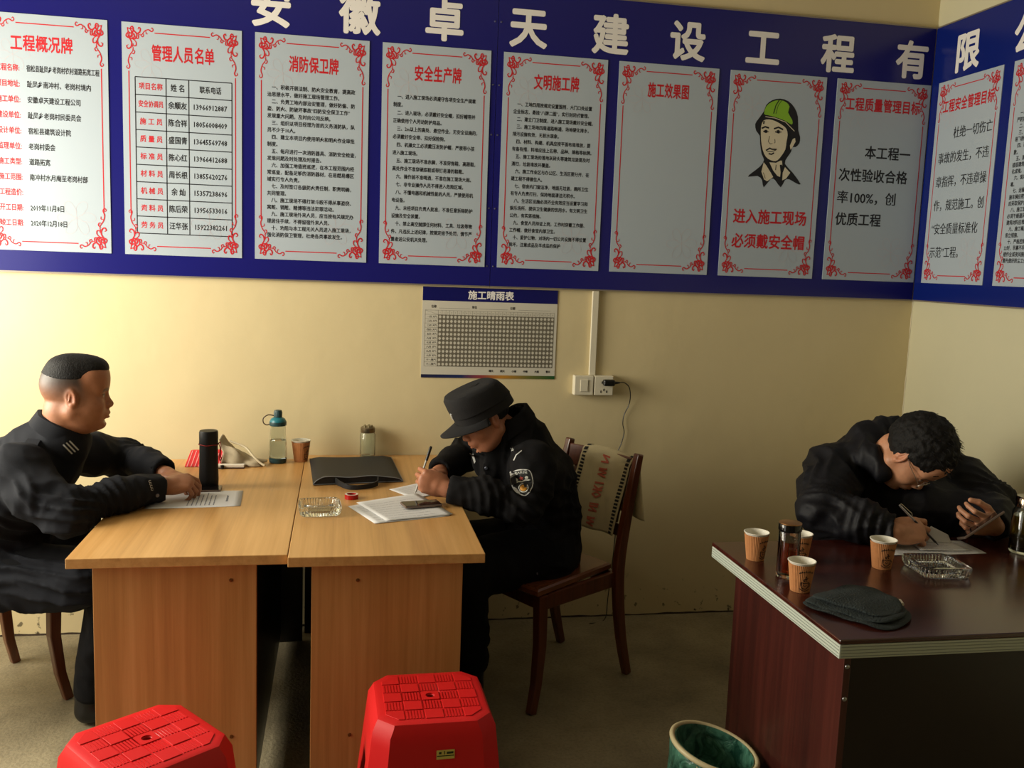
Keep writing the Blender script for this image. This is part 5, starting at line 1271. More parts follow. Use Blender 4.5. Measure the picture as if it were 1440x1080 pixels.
# ---------------- officer on the left, seen in profile, pointing at the sheet
A = person('person', 'man in dark uniform seated at left in profile, cropped hair, pointing at a sheet')
HA = HeadFrame((-3.436, -.755, 1.110), (.98, .17, -.04), (.04, .0, 1), 1.0)
JA = dict(pelvis=(-3.74, -.68, .54), belly=(-3.70, -.70, .66), chest=(-3.60, -.71, .80), neck=(-3.485, -.745, .955),
          sh_n=(-3.565, -.905, .885), sh_f=(-3.55, -.545, .885), el_n=(-3.40, -.975, .775), el_f=(-3.37, -.345, .80), wr_n=(-3.185, -.760, .800), wr_f=(-3.215, -.520, .792),
          hip_n=(-3.70, -.78, .53), hip_f=(-3.70, -.60, .53), kn_n=(-3.30, -.82, .53), kn_f=(-3.28, -.58, .53), an_n=(-3.405, -.77, .10), an_f=(-3.36, -.55, .10), toe_n=(-3.26, -.79, .035), toe_f=(-3.20, -.55, .035))
hA = [dict(A=JA['el_n'], W=(-3.172, -.752, .802), X=(.93, .30, .12), Z=(-.05, -.45, .89), t=1, fl=[(.75, .55, .25), (.95, .75, .4), (1.1, .85, .5), (1.2, .9, .5)], tf=(.2, .5, .4), sc=.98),
      dict(A=JA['el_f'], W=(-3.200, -.540, .792), X=(.75, -.66, -.02), Z=(.0, .1, 1), t=-1, fl=[(.3, .4, .2)] * 4, sc=.95)]
def headA(v, H):
    S = H.sc; R = H.R()
    v.ell(H(.048, 0, .062), [.042 * S, .060 * S, .050 * S], .03, R); v.ell(H(.014, 0, -.092), [.046 * S, .046 * S, .028 * S], .03, R)
    for s_ in (-1, 1): v.ell(H(.040, s_ * .042, -.052), [.034 * S, .026 * S, .034 * S], .03, R)
build_body(A, HA, JA, hA, (164, 110, 78), .95, .066, 1.12, headA)
v = Vox((-4.0, -1.15, .36), (-3.12, -.2, 1.06), .0075)
v.chain([(-3.75, -.67, .50), (-3.735, -.69, .62), (-3.655, -.71, .78), (-3.56, -.725, .88)], [.165, .168, .160, .120], .05)
v.cone((-3.62, -.84, .78), (-3.57, -.90, .885), .10, .085, .05); v.cone((-3.62, -.58, .78), (-3.56, -.55, .885), .10, .080, .05)
v.chain([(-3.575, -.895, .890), (-3.50, -.955, .83), (-3.405, -.985, .778), (-3.30, -.88, .800), (-3.180, -.757, .803)], [.078, .073, .064, .055, .043], .03)
v.chain([(-3.56, -.56, .89), (-3.47, -.43, .84), (-3.38, -.345, .810), (-3.29, -.44, .806), (-3.215, -.522, .800)], [.078, .072, .062, .052, .042], .03)
v.cone((-3.73, -.76, .50), (-3.42, -.84, .515), .125, .090, .05); v.cone((-3.73, -.62, .50), (-3.42, -.60, .515), .12, .085, .05)
v.cone((-3.80, -.70, .44), (-3.45, -.80, .455), .075, .050, .05)
v.cone((-3.555, -.735, .93), (-3.505, -.745, .975), .085, .074, .03); v.cone((-3.55, -.74, .88), (-3.485, -.752, .945), .105, .084, .03); v.cone((-3.50, -.745, .985), (-3.46, -.752, 1.06), .060, .062, .003, True)
v.half((0, 0, .428), (0, 0, -1), (-4.1, -1.2, .3), (-3.1, -.2, .5))
sleeve_end(v, (-3.178, -.755, .803), (.86, .50, .0), .036); sleeve_end(v, (-3.213, -.524, .80), (.68, -.73, 0), .035)
V, Q = v.mesh(); V[:, 2] = np.where((V[:, 0] > -3.33) & (V[:, 2] < .7515) & (V[:, 2] > .6), .7515, V[:, 2]); 
def on_desk(V): return (V[:, 0] > -3.322) & (V[:, 2] < .765) & (V[:, 2] > .64)
FA = [((-3.40, -1.03, .80), .10, (.3, .1, 1), 90, .009), ((-3.30, -.93, .81), .09, (1, .8, .1), 110, .007), ((-3.55, -1.0, .80), .12, (.6, 0, 1), 70, .008), ((-3.60, -.92, .62), .16, (.5, 0, 1), 60, .010), ((-3.50, -.92, .50), .16, (.25, 0, 1), 75, .010), ((-3.32, -.36, .83), .08, (1, -.9, 0), 110, .006), ((-3.70, -.9, .95), .10, (1, 0, .5), 60, .006)]
ja = garment('jacket', V, Q, M_UNI, A, .0075, 9.5, 3, (1, 1.2, .8), FA, on_desk)
# collar: a folded band standing round the neck, open at the throat
def collar(name, c, n, F, r, h, m, parent, open_=.5, flare=.02, tip=.018):
    n = unit(n); F = np.array(F, float); F = unit(F - n * (F @ n)); L = np.cross(n, F); q = MB(); K = 40; rings = []
    def pt(a, rr, z): return np.array(c) + (F * math.cos(a) * 1.08 + L * math.sin(a)) * rr + n * z
    for i in range(K + 1):
        a = open_ + (2 * PI - 2 * open_) * i / K; f = abs(i / K * 2 - 1); lo_ = -h * .15 - tip * f ** 6; d = 1 + .03 * math.sin(7 * a)
        rings.append([Vector(pt(a, r * .96, -h * .4)), Vector(pt(a, r * .98 * d, h * (.9 - .25 * f ** 3))), Vector(pt(a, (r + .004) * d, h * (1 - .25 * f ** 3))), Vector(pt(a, (r + .012) * d, h * (.9 - .25 * f ** 3))), Vector(pt(a, r + flare + .010 * f ** 3, lo_ - h * .35 * f)), Vector(pt(a, r + flare * .55, lo_ - h * .35 * f))])
    q.loft(rings); return q.build(name, m, parent, smooth=50)
collar('collar', (-3.487, -.748, .985), (.42, 0, .9), (1, .1, -.3), .070, .038, M_UNI, A, .5, .020)
v = Vox((-3.9, -1.0, .03), (-3.1, -.4, .70), .010)
v.chain([(-3.70, -.77, .53), (-3.31, -.825, .53), (-3.40, -.775, .12)], [.10, .078, .058], .03); v.chain([(-3.70, -.60, .53), (-3.29, -.58, .53), (-3.36, -.55, .12)], [.10, .076, .058], .03); v.half((0, 0, .09), (0, 0, -1), (-4, -1.1, 0), (-3, -.3, .2))
V, Q = v.mesh(); garment('trousers', V, Q, M_TRS, A, .006, 9, 5)
for (h_, t_) in (((-3.415, -.775, 0), (-3.23, -.80, 0)), ((-3.37, -.55, 0), (-3.17, -.55, 0))):
    v = Vox(np.minimum(h_, t_) - np.array([.08, .08, .01]), np.maximum(h_, t_) + np.array([.08, .08, .18]), .006); shoe(v, h_, t_); V, Q = v.mesh(); np_object('shoe', V, Q, M_SHOE, A)
# hair: short dark crown with a straight front edge
def haircap(H, fn, m, parent, name='hair', amp=.0015, h=.0035, seed=3, off=(.104, .083, .096), cz=.030, cx=-.014, extra=None, sc=90):
    v = Vox(H.c - .16, H.c + .16, h); S = H.sc
    v.ell(H(cx, 0, cz), [q * S for q in off], .01, H.R())
    if extra: extra(v)
    sl, X, Y, Z = v._s(H.c - .2, H.c + .2, 0)
    dx, dy, dz = X - H.c[0], Y - H.c[1], Z - H.c[2]
    x, y, z = [(dx * a[0] + dy * a[1] + dz * a[2]) / S for a in (H.F, H.L, H.U)]
    v.F = np.maximum(v.F, (-fn(x, np.abs(y), z) * S).astype(np.float32))
    V, Q = v.mesh(); N = vnormals(V, Q); V = V + N * ((vnoise(V, sc, seed) - .5) * 2 * amp + (vnoise(V, sc * 2.2, seed + 1) - .5) * amp)[:, None]
    return np_object(name, V, Q, m, parent)
haircap(HA, lambda x, y, z: np.minimum(z - (.054 + .30 * np.clip(x - .045, 0, .1) + .25 * np.clip(-x - .055, 0, .1)), .104 - x), M_HAIR, A, amp=.0004, h=.0028, off=(.0975, .0768, .0895), cx=-.012, cz=.031, extra=lambda v: (v.ell(HA(.050, 0, .086), [.046, .058, .032], .025, HA.R()), v.ell(HA(-.005, 0, .09), [.072, .056, .033], .03, HA.R())), sc=200)
# shoulder strap, sleeve lettering, buttons
q = MB(); q.sweep(catmull([(-3.545, -.80, .975), (-3.54, -.87, .965), (-3.535, -.93, .935)], 4), (.004, .042), (0, 0.2, 1)); q.build('shoulder_strap', M_UNI, A, bevel=.001)
for k in range(3):
    q = Print(Matrix.Identity(4)); q.v = []; q.f = []
    a = Vector((-3.418 + .0095 * k, -.98, .988 + .006 * k)); d = Vector((.026, -.0, -.030)); u = Vector((.0018, 0, .0014)); q.add([a - u, a + u, a + d + u, a + d - u], [(0, 1, 2, 3)]); q.dense(2); drape(q, A, (.25, -.94, .19), .0015); q.build('silver_bar', M_SILV, A, False)
def disc(name, c, n, r, m, parent, th=.003):
    q = MB(); R = Vector(n).to_track_quat('Z', 'Y').to_matrix().to_4x4(); q.lathe([(r, 0), (r, th * .6), (r * .8, th)], c, 16, M=R); return q.build(name, m, parent, smooth=40)
def stud(c, n, r, person_, parent):
    n = Vector(n).normalized(); h = BV[person_.name].ray_cast(Vector(c) + n * .12, -n, .4)
    if h[0] is not None:
        nn = h[1] if h[1].dot(n) > 0 else -h[1]; disc('snap_button', h[0] + nn * .0002, (nn + n * .5).normalized(), r, M_BUT, parent)
CA = (.2, -.96, .2); CB = (-.19, -.95, .23)
stud((-3.166, -.89, .803), CA, .0062, A, A); stud((-3.293, -.90, .932), CA, .006, A, A)
q = MB()
for k in range(4):
    pts = []
    for t in np.linspace(.6, 5.6, 9):
        c_ = Vector((-3.188 + .0035 * math.cos(t) + .0022 * k, -.89, .850 - .0085 * k + .0038 * math.sin(t))); n_ = Vector(CA).normalized(); h_ = BV[A.name].ray_cast(c_ + n_ * .12, -n_, .4); pts.append(h_[0] + n_ * .0012 if h_[0] is not None else c_)
    q.tube(pts, .0009, 5)
q.build('cuff_lettering', M_SILV, A)['kind'] = 'stuff'

# ---------------- officer with the cap, writing
B = person('person', 'man in black police uniform and peaked cap, bent over the desk writing')
HB_ = HeadFrame((-2.095, -.662, 1.028), (-.83, -.22, -.51), (-.50, -.10, .86), .98)
JB = dict(pelvis=(-1.85, -.57, .54), belly=(-1.85, -.58, .66), chest=(-1.90, -.60, .80), neck=(-1.955, -.62, .935),
          sh_n=(-1.935, -.785, .875), sh_f=(-1.97, -.44, .885), el_n=(-1.975, -.875, .735), el_f=(-2.10, -.27, .80), wr_n=(-2.235, -.825, .800), wr_f=(-2.235, -.545, .795),
          hip_n=(-1.86, -.67, .53), hip_f=(-1.88, -.48, .53), kn_n=(-2.20, -.84, .52), kn_f=(-2.22, -.56, .52), an_n=(-2.14, -.73, .10), an_f=(-2.16, -.50, .10), toe_n=(-2.28, -.75, .035), toe_f=(-2.30, -.50, .035))
hB = [dict(A=JB['el_n'], W=(-2.245, -.822, .806), X=(-.92, .05, .30), Z=(-.10, -.96, .15), t=-1, fl=[(1.15, 1.35, .8), (1.25, 1.4, .8), (1.3, 1.4, .8), (1.35, 1.4, .8)], tf=(.55, .7, .5), sc=1.0),
      dict(A=JB['el_f'], W=(-2.240, -.552, .796), X=(-.50, -.84, .10), Z=(-.2, .15, 1), t=1, fl=[(.6, .8, .4)] * 4, tf=(.3, .5, .4), sc=.95)]
build_body(B, HB_, JB, hB, (172, 114, 84), .9, .052, 1.05)
v = Vox((-2.36, -1.05, .33), (-1.62, -.15, 1.10), .0075)
v.chain([(-1.845, -.565, .50), (-1.845, -.575, .64), (-1.880, -.59, .78), (-1.935, -.61, .88)], [.138, .132, .130, .108], .05)
v.cone((-1.86, -.585, .42), (-1.85, -.57, .52), .130, .138, .05); v.chain([(-1.94, -.62, .78), (-2.06, -.64, .85), (-2.075, -.64, .875)], [.09, .065, .055], .04); v.cone((-2.06, -.64, .86), (-2.02, -.50, .86), .055, .06, .04)
v.cone((-1.89, -.70, .80), (-1.935, -.79, .88), .10, .078, .05); v.cone((-1.90, -.50, .80), (-1.965, -.44, .885), .10, .075, .05)
v.chain([(-1.935, -.785, .885), (-1.945, -.845, .81), (-1.985, -.885, .752), (-2.11, -.86, .790), (-2.235, -.825, .803)], [.070, .066, .060, .055, .046], .03)
v.chain([(-1.965, -.45, .89), (-2.04, -.35, .84), (-2.10, -.275, .812), (-2.17, -.41, .808), (-2.238, -.545, .800)], [.074, .068, .060, .052, .042], .03)
v.cone((-1.86, -.66, .50), (-2.02, -.74, .51), .115, .085, .05)
v.cone((-1.925, -.615, .93), (-1.975, -.632, .985), .085, .076, .03); v.cone((-1.95, -.625, .94), (-2.02, -.645, .965), .08, .062, .03); v.cone((-1.965, -.63, .99), (-2.06, -.655, 1.08), .044, .050, .003, True)
v.half((0, 0, .375), (0, 0, -1), (-2.5, -1.2, .3), (-1.5, -.1, .45))
sleeve_end(v, (-2.233, -.825, .803), (-.96, .12, .2), .038); sleeve_end(v, (-2.237, -.543, .80), (-.45, -.88, 0), .035)
V, Q = v.mesh(); 
def on_papers(V): return (V[:, 0] < -2.186) & (V[:, 2] < .768) & (V[:, 2] > .64)
FB = [((-1.98, -.94, .76), .09, (.5, 0, 1), 100, .008), ((-2.10, -.90, .80), .08, (1, 0, .2), 110, .006), ((-1.95, -.75, .60), .15, (.6, 0, 1), 60, .009), ((-1.78, -.75, .70), .14, (.3, 0, 1), 60, .008), ((-2.12, -.30, .86), .08, (1, -.6, .4), 100, .006), ((-1.88, -.75, .47), .12, (.1, 0, 1), 70, .008)]
jb = garment('jacket', V, Q, M_UNI2, B, .0075, 9.5, 11, (1, 1, .8), FB, on_papers)
collar('collar', (-1.985, -.635, 1.00), (-.50, -.08, .86), (-.85, -.2, -.4), .061, .042, M_UNI2, B, .35, .020)
v = Vox((-2.4, -1.0, .03), (-1.7, -.35, .70), .010)
v.chain([(-1.86, -.66, .52), (-2.19, -.84, .515), (-2.135, -.735, .14)], [.112, .088, .070], .03); v.chain([(-1.87, -.50, .52), (-2.20, -.56, .515), (-2.10, -.52, .14)], [.105, .086, .070], .03); v.half((0, 0, .10), (0, 0, -1), (-2.5, -1.1, 0), (-1.6, -.3, .2))
V, Q = v.mesh(); garment('trousers', V, Q, M_TRS, B, .008, 8, 7)
for (h_, t_) in (((-2.12, -.735, 0), (-2.31, -.76, 0)), ((-2.11, -.51, 0), (-2.32, -.50, 0))):
    v = Vox(np.minimum(h_, t_) - np.array([.08, .08, .01]), np.maximum(h_, t_) + np.array([.08, .08, .18]), .006); shoe(v, h_, t_); V, Q = v.mesh(); np_object('shoe', V, Q, M_SHOE, B)
haircap(HB_, lambda x, y, z: np.minimum(np.minimum(z + .028 - .35 * np.clip(x, -.1, .1) * 0, .048 - x + (z) * .55), 1), M_HAIR, B, amp=.0015, off=(.100, .0785, .092), cx=-.012)
# peaked cap
cp = empty('peaked_cap', (0, 0, 0)); cp.parent = B
def sup(a, m=2.5): return (abs(math.cos(a)) ** m + abs(math.sin(a)) ** m) ** (-1 / m)
def capring(cx, cz, rx, ry, lean=0.0, n=48): return [Vector(HB_(cx + rx * 1.05 * sup(2 * PI * k / n) * math.cos(2 * PI * k / n), ry * 1.04 * sup(2 * PI * k / n) * math.sin(2 * PI * k / n), cz + lean * math.cos(2 * PI * k / n))) for k in range(n)]
q = MB(); q.loft([capring(-.010, .012, .108, .088, .010), capring(-.010, .044, .107, .088, .008), capring(-.010, .0465, .1095, .0905, .008), capring(-.006, .075, .106, .089, .009), capring(-.001, .108, .099, .086, .012), capring(.001, .121, .088, .077, .012), capring(.002, .124, .070, .062, .010), capring(.002, .122, .02, .02, .002)], False, True)
M_CAP = mat('black_cap_cloth', rgb(18, 17, 19), .85, bump=.35, bscale=500); q.build('cap_crown', M_CAP, cp, smooth=45)
q = MB(); NB = 20
def brim(u, vv):
    a = (u - .5) * 2.7; r_ = (.110 + .078 * vv * max(0, math.cos(a * 1.05)) ** .6) * (sup(a) * (1 - vv) + vv)
    return Vector(HB_(-.010 + r_ * math.cos(a), (.090 + .010 * vv) * (sup(a) * (1 - vv) + vv) * math.sin(a) * (1 + .12 * vv * math.cos(a)), .026 - .004 * vv - .008 * math.sin(a) ** 2 - .024 * vv * math.sin(a) ** 2))
q.grid(brim, 24, 8); q.build('cap_brim', M_CAP, cp, smooth=60, solid=.004, offset=0)
q = MB()
q.tube([HB_(.104, -.008, .052), HB_(.1055, -.002, .066), HB_(.105, .004, .078)], .0045, 8)
q.build('cap_badge', M_SILV, cp)
# arm badge: a shield with border, lettering arc, star, two squares, ribbon and gold round
def onsleeve(c, n, up):
    n = Vector(n).normalized(); up = Vector(up); up = (up - n * up.dot(n)).normalized(); x = up.cross(n); return Matrix(((x.x, up.x, n.x, c[0]), (x.y, up.y, n.y, c[1]), (x.z, up.z, n.z, c[2]), (0, 0, 0, 1)))
MBG = onsleeve((-2.000, -.93, .848), (-.16, -.97, .16), (-.26, 0, 1))
SH = [(-.036, .030), (-.018, .040), (0, .0425), (.018, .040), (.036, .030), (.038, .0), (.030, -.024), (.012, -.040), (0, -.045), (-.012, -.040), (-.030, -.024), (-.038, 0)]
shp = lambda k: [(p.x * k, p.y * k) for p in catmull([(a, b_, 0) for a, b_ in SH], 3, True)]
bd = empty('arm_badge', (0, 0, 0)); bd.parent = B
def prt(name, m, fn, lift):
    P = Print(MBG); P.lift = 0; fn(P); P.dense(2); drape(P, B, (-.16, -.97, .16), lift); return P.build(name, m, bd)
prt('badge_rim', M_SILV, lambda P: P.poly(shp(1.0)), .0012)
prt('badge_field', mat('badge_black', rgb(20, 22, 24), .6), lambda P: P.poly(shp(.92)), .0020)
def star(P, x, y, r):
    P.poly([(x + (r if k % 2 == 0 else r * .42) * math.sin(k * PI / 5), y + (r if k % 2 == 0 else r * .42) * math.cos(k * PI / 5)) for k in range(10)])
prt('badge_star', mat('badge_red', rgb(190, 60, 50), .5), lambda P: star(P, .000, .013, .0085), .0028)
def sq2(P):
    for x in (-.018, .018): P.poly([(x - .005, .008), (x + .005, .008), (x + .006, .014), (x, .018), (x - .006, .014)])
    P.stroke([(-.028, .002), (-.012, .005), (0, .002), (.012, .005), (.028, .002)], .004)
    P.stroke([(.016 * math.cos(t) * 1.0, -.018 + .0135 * math.sin(t)) for t in np.linspace(0, 2 * PI, 24)], .003)
    for i, t in enumerate('中国人民武警'[:6]): 
        a = (i - 2.5) * .26; P.text(t, .034 * math.sin(a), .0265 + .006 * math.cos(a * 2), .0085, .0085, .0, 1, 'c')
prt('badge_white', mat('badge_white_thread', rgb(206, 208, 200), .6), sq2, .0029)
prt('badge_gold', mat('badge_gold', rgb(214, 150, 50), .5), lambda P: P.poly([(.0125 * math.cos(t), -.018 + .010 * math.sin(t)) for t in np.linspace(0, 2 * PI, 18)[:-1]]), .0031)
MS = onsleeve((-2.014, -.90, .944), CB, (-.1, 0, 1))
P = Print(MS); P.lift = 0; star(P, -.018, .016, .007); P.stroke([(-.016, -.022), (-.006, -.004), (.014, .010)], .0035); P.dense(3); drape(P, B, CB, .002); P.build('shoulder_insignia', M_SILV, B, False)
stud((-2.282, -.85, .750), CB, .0062, B, B); stud((-2.097, -.75, .859), CB, .006, B, B); stud((-1.92, -.85, .50), CB, .006, B, B)
P = Print(onsleeve((-2.150, -.75, .892), (-.2, -.95, .2), (0, 0, 1))); P.lift = 0; P.poly([(-.007, .020), (.000, .022), (.009, -.006), (.004, -.014)]); P.dense(2); drape(P, B, CB, .0015); P.build('collar_pin', M_SILV, B, False)
# pen in the fist
pn_ = empty('pen', (0, 0, 0), 0, 'black pen upright in the fist of the officer in the cap', 'pen')
p0, p1 = Vector((-2.345, -.770, .772)), Vector((-2.290, -.742, .935)); d_ = (p1 - p0)
q = MB(); q.tube([p0, p0 + d_ * .06], [.0006, .0032], 10); q.tube([p0 + d_ * .06, p0 + d_ * .70], .0036, 12); q.build('pen_barrel', mat('pen_clear', rgb(170, 168, 160), .25), pn_, smooth=40)
q = MB(); q.tube([p0 + d_ * .70, p0 + d_ * .97, p0 + d_], [.0050, .0052, .0035], 12); q.build('pen_cap', mat('pen_black', rgb(22, 20, 22), .3), pn_, smooth=40)

# ---------------- man with glasses at the dark desk
C = person('person', 'man with glasses in dark padded jacket, writing and holding a phone')
HC = HeadFrame((-.748, -1.205, 1.005), (.30, -.35, -.88), (.45, -.70, .43), 1.04)
JC = dict(pelvis=(-.66, -.72, .54), belly=(-.67, -.80, .68), chest=(-.69, -.93, .84), neck=(-.745, -1.04, .955),
          sh_n=(-.93, -1.02, .905), sh_f=(-.50, -.97, .905), el_n=(-1.075, -1.235, .812), el_f=(-.435, -1.18, .82), wr_n=(-.925, -1.395, .795), wr_f=(-.570, -1.375, .805),
          hip_n=(-.76, -.76, .53), hip_f=(-.57, -.76, .53), kn_n=(-.80, -1.18, .53), kn_f=(-.52, -1.18, .53), an_n=(-.80, -1.10, .10), an_f=(-.52, -1.10, .10), toe_n=(-.80, -1.25, .035), toe_f=(-.52, -1.25, .035))
hC = [dict(A=JC['el_n'], W=(-.930, -1.405, .802), X=(.98, .02, .06), Z=(-.10, -.70, .70), t=1, fl=[(.45, .55, .3), (.6, .75, .4), (.75, .9, .5), (.9, .95, .5)], tf=(.35, .4, .3), sc=1.06),
      dict(A=JC['el_f'], W=(-.566, -1.380, .806), X=(-.80, -.28, .18), Z=(.25, -.85, -.40), t=-1, fl=[(.35, 1.1, .7), (.4, 1.1, .7), (.5, 1.1, .7), (.6, 1.1, .7)], tf=(.3, .4, .3), sc=.98)]
build_body(C, HC, JC, hC, (198, 142, 108), 0, .058, 1.1)
v = Vox((-1.22, -1.50, .42), (-.24, -.52, 1.14), .0078)
v.chain([(-.66, -.72, .52), (-.67, -.79, .68), (-.68, -.90, .84), (-.71, -.975, .93)], [.160, .168, .172, .130], .06)
v.cone((-.78, -.94, .86), (-.915, -1.02, .905), .125, .095, .05); v.cone((-.58, -.92, .86), (-.505, -.985, .905), .125, .095, .05)
v.chain([(-.915, -1.02, .905), (-1.00, -1.13, .865), (-1.070, -1.235, .826), (-1.0, -1.33, .815), (-.922, -1.398, .802)], [.095, .090, .074, .062, .047], .03)
v.chain([(-.505, -.985, .905), (-.45, -1.09, .865), (-.435, -1.18, .830), (-.51, -1.30, .818), (-.570, -1.375, .808)], [.090, .082, .070, .060, .047], .03)
v.chain([(-.68, -.90, .84), (-.70, -1.05, .82), (-.68, -1.16, .80)], [.15, .13, .10], .05); v.cone((-.62, -1.05, .80), (-.57, -1.20, .79), .12, .085, .04)
# hood lying round the neck
v.chain([(-.86, -1.10, .955), (-.80, -1.00, 1.000), (-.70, -.965, 1.015), (-.60, -1.00, .985), (-.575, -1.09, .945)], [.045, .062, .064, .058, .040], .03)
v.chain([(-.845, -1.06, .985), (-.862, -1.13, .975), (-.845, -1.19, .94)], [.045, .040, .030], .03)
v.cone((-.76, -1.10, .97), (-.78, -1.24, .98), .058, .064, .004, True)
v.half((0, 0, .445), (0, 0, -1), (-1.3, -1.6, .3), (-.1, -.4, .52))
sleeve_end(v, (-.925, -1.396, .802), (.78, -.62, 0), .038); sleeve_end(v, (-.572, -1.373, .808), (-.65, -.76, 0), .038)
V, Q = v.mesh(); 
def on_dark(V): return (V[:, 1] < -1.300) & (V[:, 2] < .765) & (V[:, 2] > .60)
FC = [((-1.06, -1.28, .86), .10, (1, .6, .6), 80, .009), ((-.98, -1.40, .83), .09, (1, -.8, 0), 100, .007), ((-.98, -1.10, .90), .12, (.5, -.4, 1), 60, .009), ((-.80, -1.08, .98), .12, (1, -.5, .2), 60, .008), ((-.42, -1.2, .85), .10, (1, .6, .6), 80, .008), ((-.70, -.98, 1.04), .12, (1, 0, .0), 55, .007)]
jc = garment('jacket', V, Q, M_DOWN, C, .009, 8.5, 21, (1, 1, 1.3), FC, on_dark)
v = Vox((-.98, -1.36, .03), (-.36, -.6, .70), .012)
v.chain([(-.75, -.76, .53), (-.80, -1.18, .53), (-.80, -1.11, .12)], [.10, .078, .060], .03); v.chain([(-.57, -.76, .53), (-.52, -1.18, .53), (-.52, -1.11, .12)], [.10, .078, .060], .03); v.half((0, 0, .09), (0, 0, -1), (-1, -1.4, 0), (-.3, -.5, .2))
V, Q = v.mesh(); garment('trousers', V, Q, M_TRS, C, .006, 9, 9)
for x in (-.80, -.52):
    h_, t_ = (x, -1.09, 0), (x, -1.29, 0); v = Vox(np.minimum(h_, t_) - np.array([.08, .08, .01]), np.maximum(h_, t_) + np.array([.08, .08, .18]), .007); shoe(v, h_, t_); V, Q = v.mesh(); np_object('shoe', V, Q, M_SHOE, C)
haircap(HC, lambda x, y, z: np.minimum(np.minimum(np.maximum(z - .012, -x - .012 + np.minimum(0, (z + .055)) * 4), .084 - x + (z - .045) * .25), np.where(x > .035, z - .040 + .5 * np.maximum(y - .04, 0), 1)), M_HAIR, C, amp=.0042, off=(.112, .086, .106), cx=-.014, cz=.034, sc=55)
q = MB(); rr = random.Random(4)
for k in range(240):   # tufts that stand up from the crown
    a = rr.uniform(-PI, PI); e_ = rr.uniform(.1, 1.35); d = Vector((math.cos(e_) * math.cos(a) * .110, math.cos(e_) * math.sin(a) * .084, math.sin(e_) * .104)); 
    if d.z < .045: continue
    p = HC(-.014 + d.x * .97, d.y * .97, .034 + d.z * .97); o2 = HC(-.014 + d.x * 1.10 + rr.uniform(.004, .018), d.y * 1.10 + rr.uniform(-.010, .010), .034 + d.z * 1.09); mid = (np.array(p) + o2) / 2 + np.array([rr.uniform(-.003, .003) for _ in range(3)])
    q.tube([tuple(p), tuple(mid), tuple(o2)], [.0016, .0011, .0003], 4)
props(q.build('hair_tufts', M_HAIR, C, smooth=60), kind='stuff')
# glasses
gl = empty('glasses', (0, 0, 0)); gl.parent = C; M_WIRE = mat('silver_wire', rgb(196, 188, 176), .25, .9)
for s_ in (-1, 1):
    q = MB(); q.tube([HC(.101 - .006 * abs(math.cos(t)), s_ * .033 + .024 * math.cos(t) * (1 if s_ > 0 else -1), -.004 + .0165 * math.sin(t)) for t in np.linspace(0, 2 * PI, 25)[:-1]], .0011, 6, True); q.build('lens_rim', M_WIRE, gl, smooth=60)
    q = MB(); q.tube([HC(.092, s_ * .057, .002), HC(.086, s_ * .070, .004), HC(.03, s_ * .0775, .006), HC(-.008, s_ * .080, .012), HC(-.024, s_ * .078, -.004)], .0013, 6); q.build('temple', M_WIRE, gl, smooth=60)
q = MB(); q.tube([HC(.098, -.010, .002), HC(.103, 0, .005), HC(.098, .010, .002)], .0011, 6); q.build('bridge', M_WIRE, gl, smooth=60)
# pen and phone of this man
pn_ = empty('pen', (0, 0, 0), 0, 'thin pen in the hand of the man with glasses', 'pen')
p0, p1 = Vector((-.775, -1.405, .757)), Vector((-.918, -1.400, .885)); d_ = p1 - p0
q = MB(); q.tube([p0, p0 + d_ * .08], [.0006, .0030], 10); q.tube([p0 + d_ * .08, p0 + d_ * .62], .0034, 12); q.build('pen_barrel', mat('pen_dark', rgb(30, 26, 30), .3), pn_, smooth=40)
q = MB(); q.tube([p0 + d_ * .62, p0 + d_ * .97, p1], [.0034, .0034, .0022], 12); q.build('pen_end', mat('pen_silver', rgb(170, 166, 170), .2, .7), pn_, smooth=40)
q = MB(); q.tube([p1, p1 + Vector((.006, .0, .004)), p0 + d_ * .75 + Vector((.008, 0, .006)), p0 + d_ * .70 + Vector((.003, 0, .003))], .0011, 6); q.build('pen_clip', M_WIRE, pn_)
a_ = Vector((.80, -.06, .56)).normalized(); n_ = Vector((-.50, .42, .76)); n_ = (n_ - a_ * n_.dot(a_)).normalized(); b__ = n_.cross(a_)
Rm = Matrix((a_, b__, n_)).transposed().to_4x4()
phone('mobile_phone', 'phone held up and tilted in the left hand of the man with glasses', (-.660, -1.440, .825), Rm, size=(.146, .070, .008))

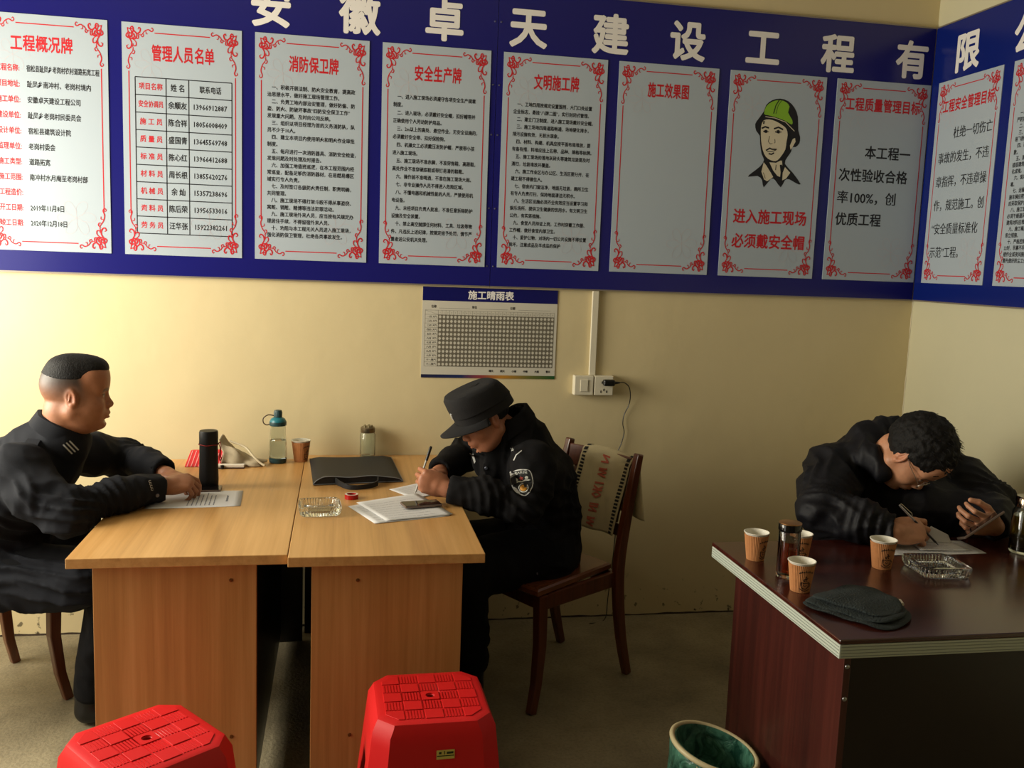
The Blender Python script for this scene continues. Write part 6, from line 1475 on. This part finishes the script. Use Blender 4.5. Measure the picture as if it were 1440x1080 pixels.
# ---------------- towel over the chair back
tw = empty('striped_towel', (-1.835, -.575, 0), math.radians(210), 'cream towel with black dashed borders and faded red letters over the chair back', 'towel')
def railx(z): return -.21 - .010 - (z - .48) * .165 - max(0, z - .7) * .06
def towel(u, v_):  # u across the back (local y), v from the front hem over the rail to the rear hem
    y = -.105 + .275 * u; TOPZ = .842; L1, L2 = .285, .21
    s_ = v_ * (L1 + L2 + .05); bow = -.018 * math.sin(PI * max(0, min(1, (y + .185) / .37)))
    if s_ < L1: z = TOPZ - (L1 - s_); off = .018 + .004 * math.sin(14 * u + 9 * v_) + .010 * (1 - s_ / L1)
    elif s_ < L1 + .05: a = (s_ - L1) / .05 * PI; z = TOPZ + .022 * math.sin(a); off = .018 * math.cos(a)
    else: z = TOPZ - (s_ - L1 - .05); off = -.020 - .004 * math.sin(12 * u) - .02 * (s_ - L1 - .05) / L2
    z -= .010 * math.sin(5 * u) * (1 if v_ < .5 else -1) * .5
    return Vector((railx(min(z, .86)) + bow + off, y - (.012 * (1 - v_ / .5) if v_ < .5 else -.15 * (v_ - .5)), z))
q = MB(); q.grid(towel, 34, 60)
M_TOW = mat('cream_towel', rgb(206, 192, 152), .95, bump=.6, bscale=500, vary=.06, vscale=14); M_DASH = mat('towel_black_yarn', rgb(34, 32, 32), .95)
q.build('towel_cloth', M_TOW, tw, smooth=60, solid=.003, offset=0)
q = MB(); nt_ = Vector((1, 0, .1))
def patch(u0, u1, v0, v1, lift=.0030):
    vs = []
    for (a, b_) in ((u0, v0), (u1, v0), (u1, v1), (u0, v1)):
        p = towel(a, b_); px_ = towel(min(1, a + .01), b_) - towel(max(0, a - .01), b_); py_ = towel(a, min(1, b_ + .01)) - towel(a, max(0, b_ - .01)); n__ = px_.cross(py_).normalized(); vs.append(p + n__ * lift * TS)
    q.add(vs, [(0, 1, 2, 3)])
TS = 1
if (towel(.51, .2) - towel(.5, .2)).cross(towel(.5, .21) - towel(.5, .2)).x < 0: TS = -1
for (ua, ub) in ((.03, .10), (.90, .97)):
    for k in range(40): patch(ua, ub, .008 + k * .0247, .008 + k * .0247 + .0150)
q.build('black_dashes', M_DASH, tw)['kind'] = 'stuff'
q = MB()
def towel_text(t, uc, v0, step, cw, ch):
    for i, c_ in [(i_ + o_ * .07, c2) for o_ in (-1, 0, 1) for i_, c2 in enumerate(t)]:
        vs, fs = text_raw(c_, 0, 1)
        if not vs: continue
        xm = sum(p[0] for p in vs) / len(vs); out = []
        for (x, y) in vs:
            u = uc + (y - .36) * ch; vv = v0 + i * step + (x - .3) * cw; u = min(.88, max(.12, u)); p = towel(u, vv); pu = towel(u + .01, vv) - towel(u - .01, vv); pv = towel(u, vv + .01) - towel(u, vv - .01); out.append(p + pu.cross(pv).normalized() * .0040 * TS)
        q.add(out, fs)
towel_text('WINIOKIWIN', .50, .040, .050, .062, .24); q.build('faded_red_letters', mat('faded_red_yarn', rgb(186, 98, 76), .95), tw)['kind'] = 'stuff'
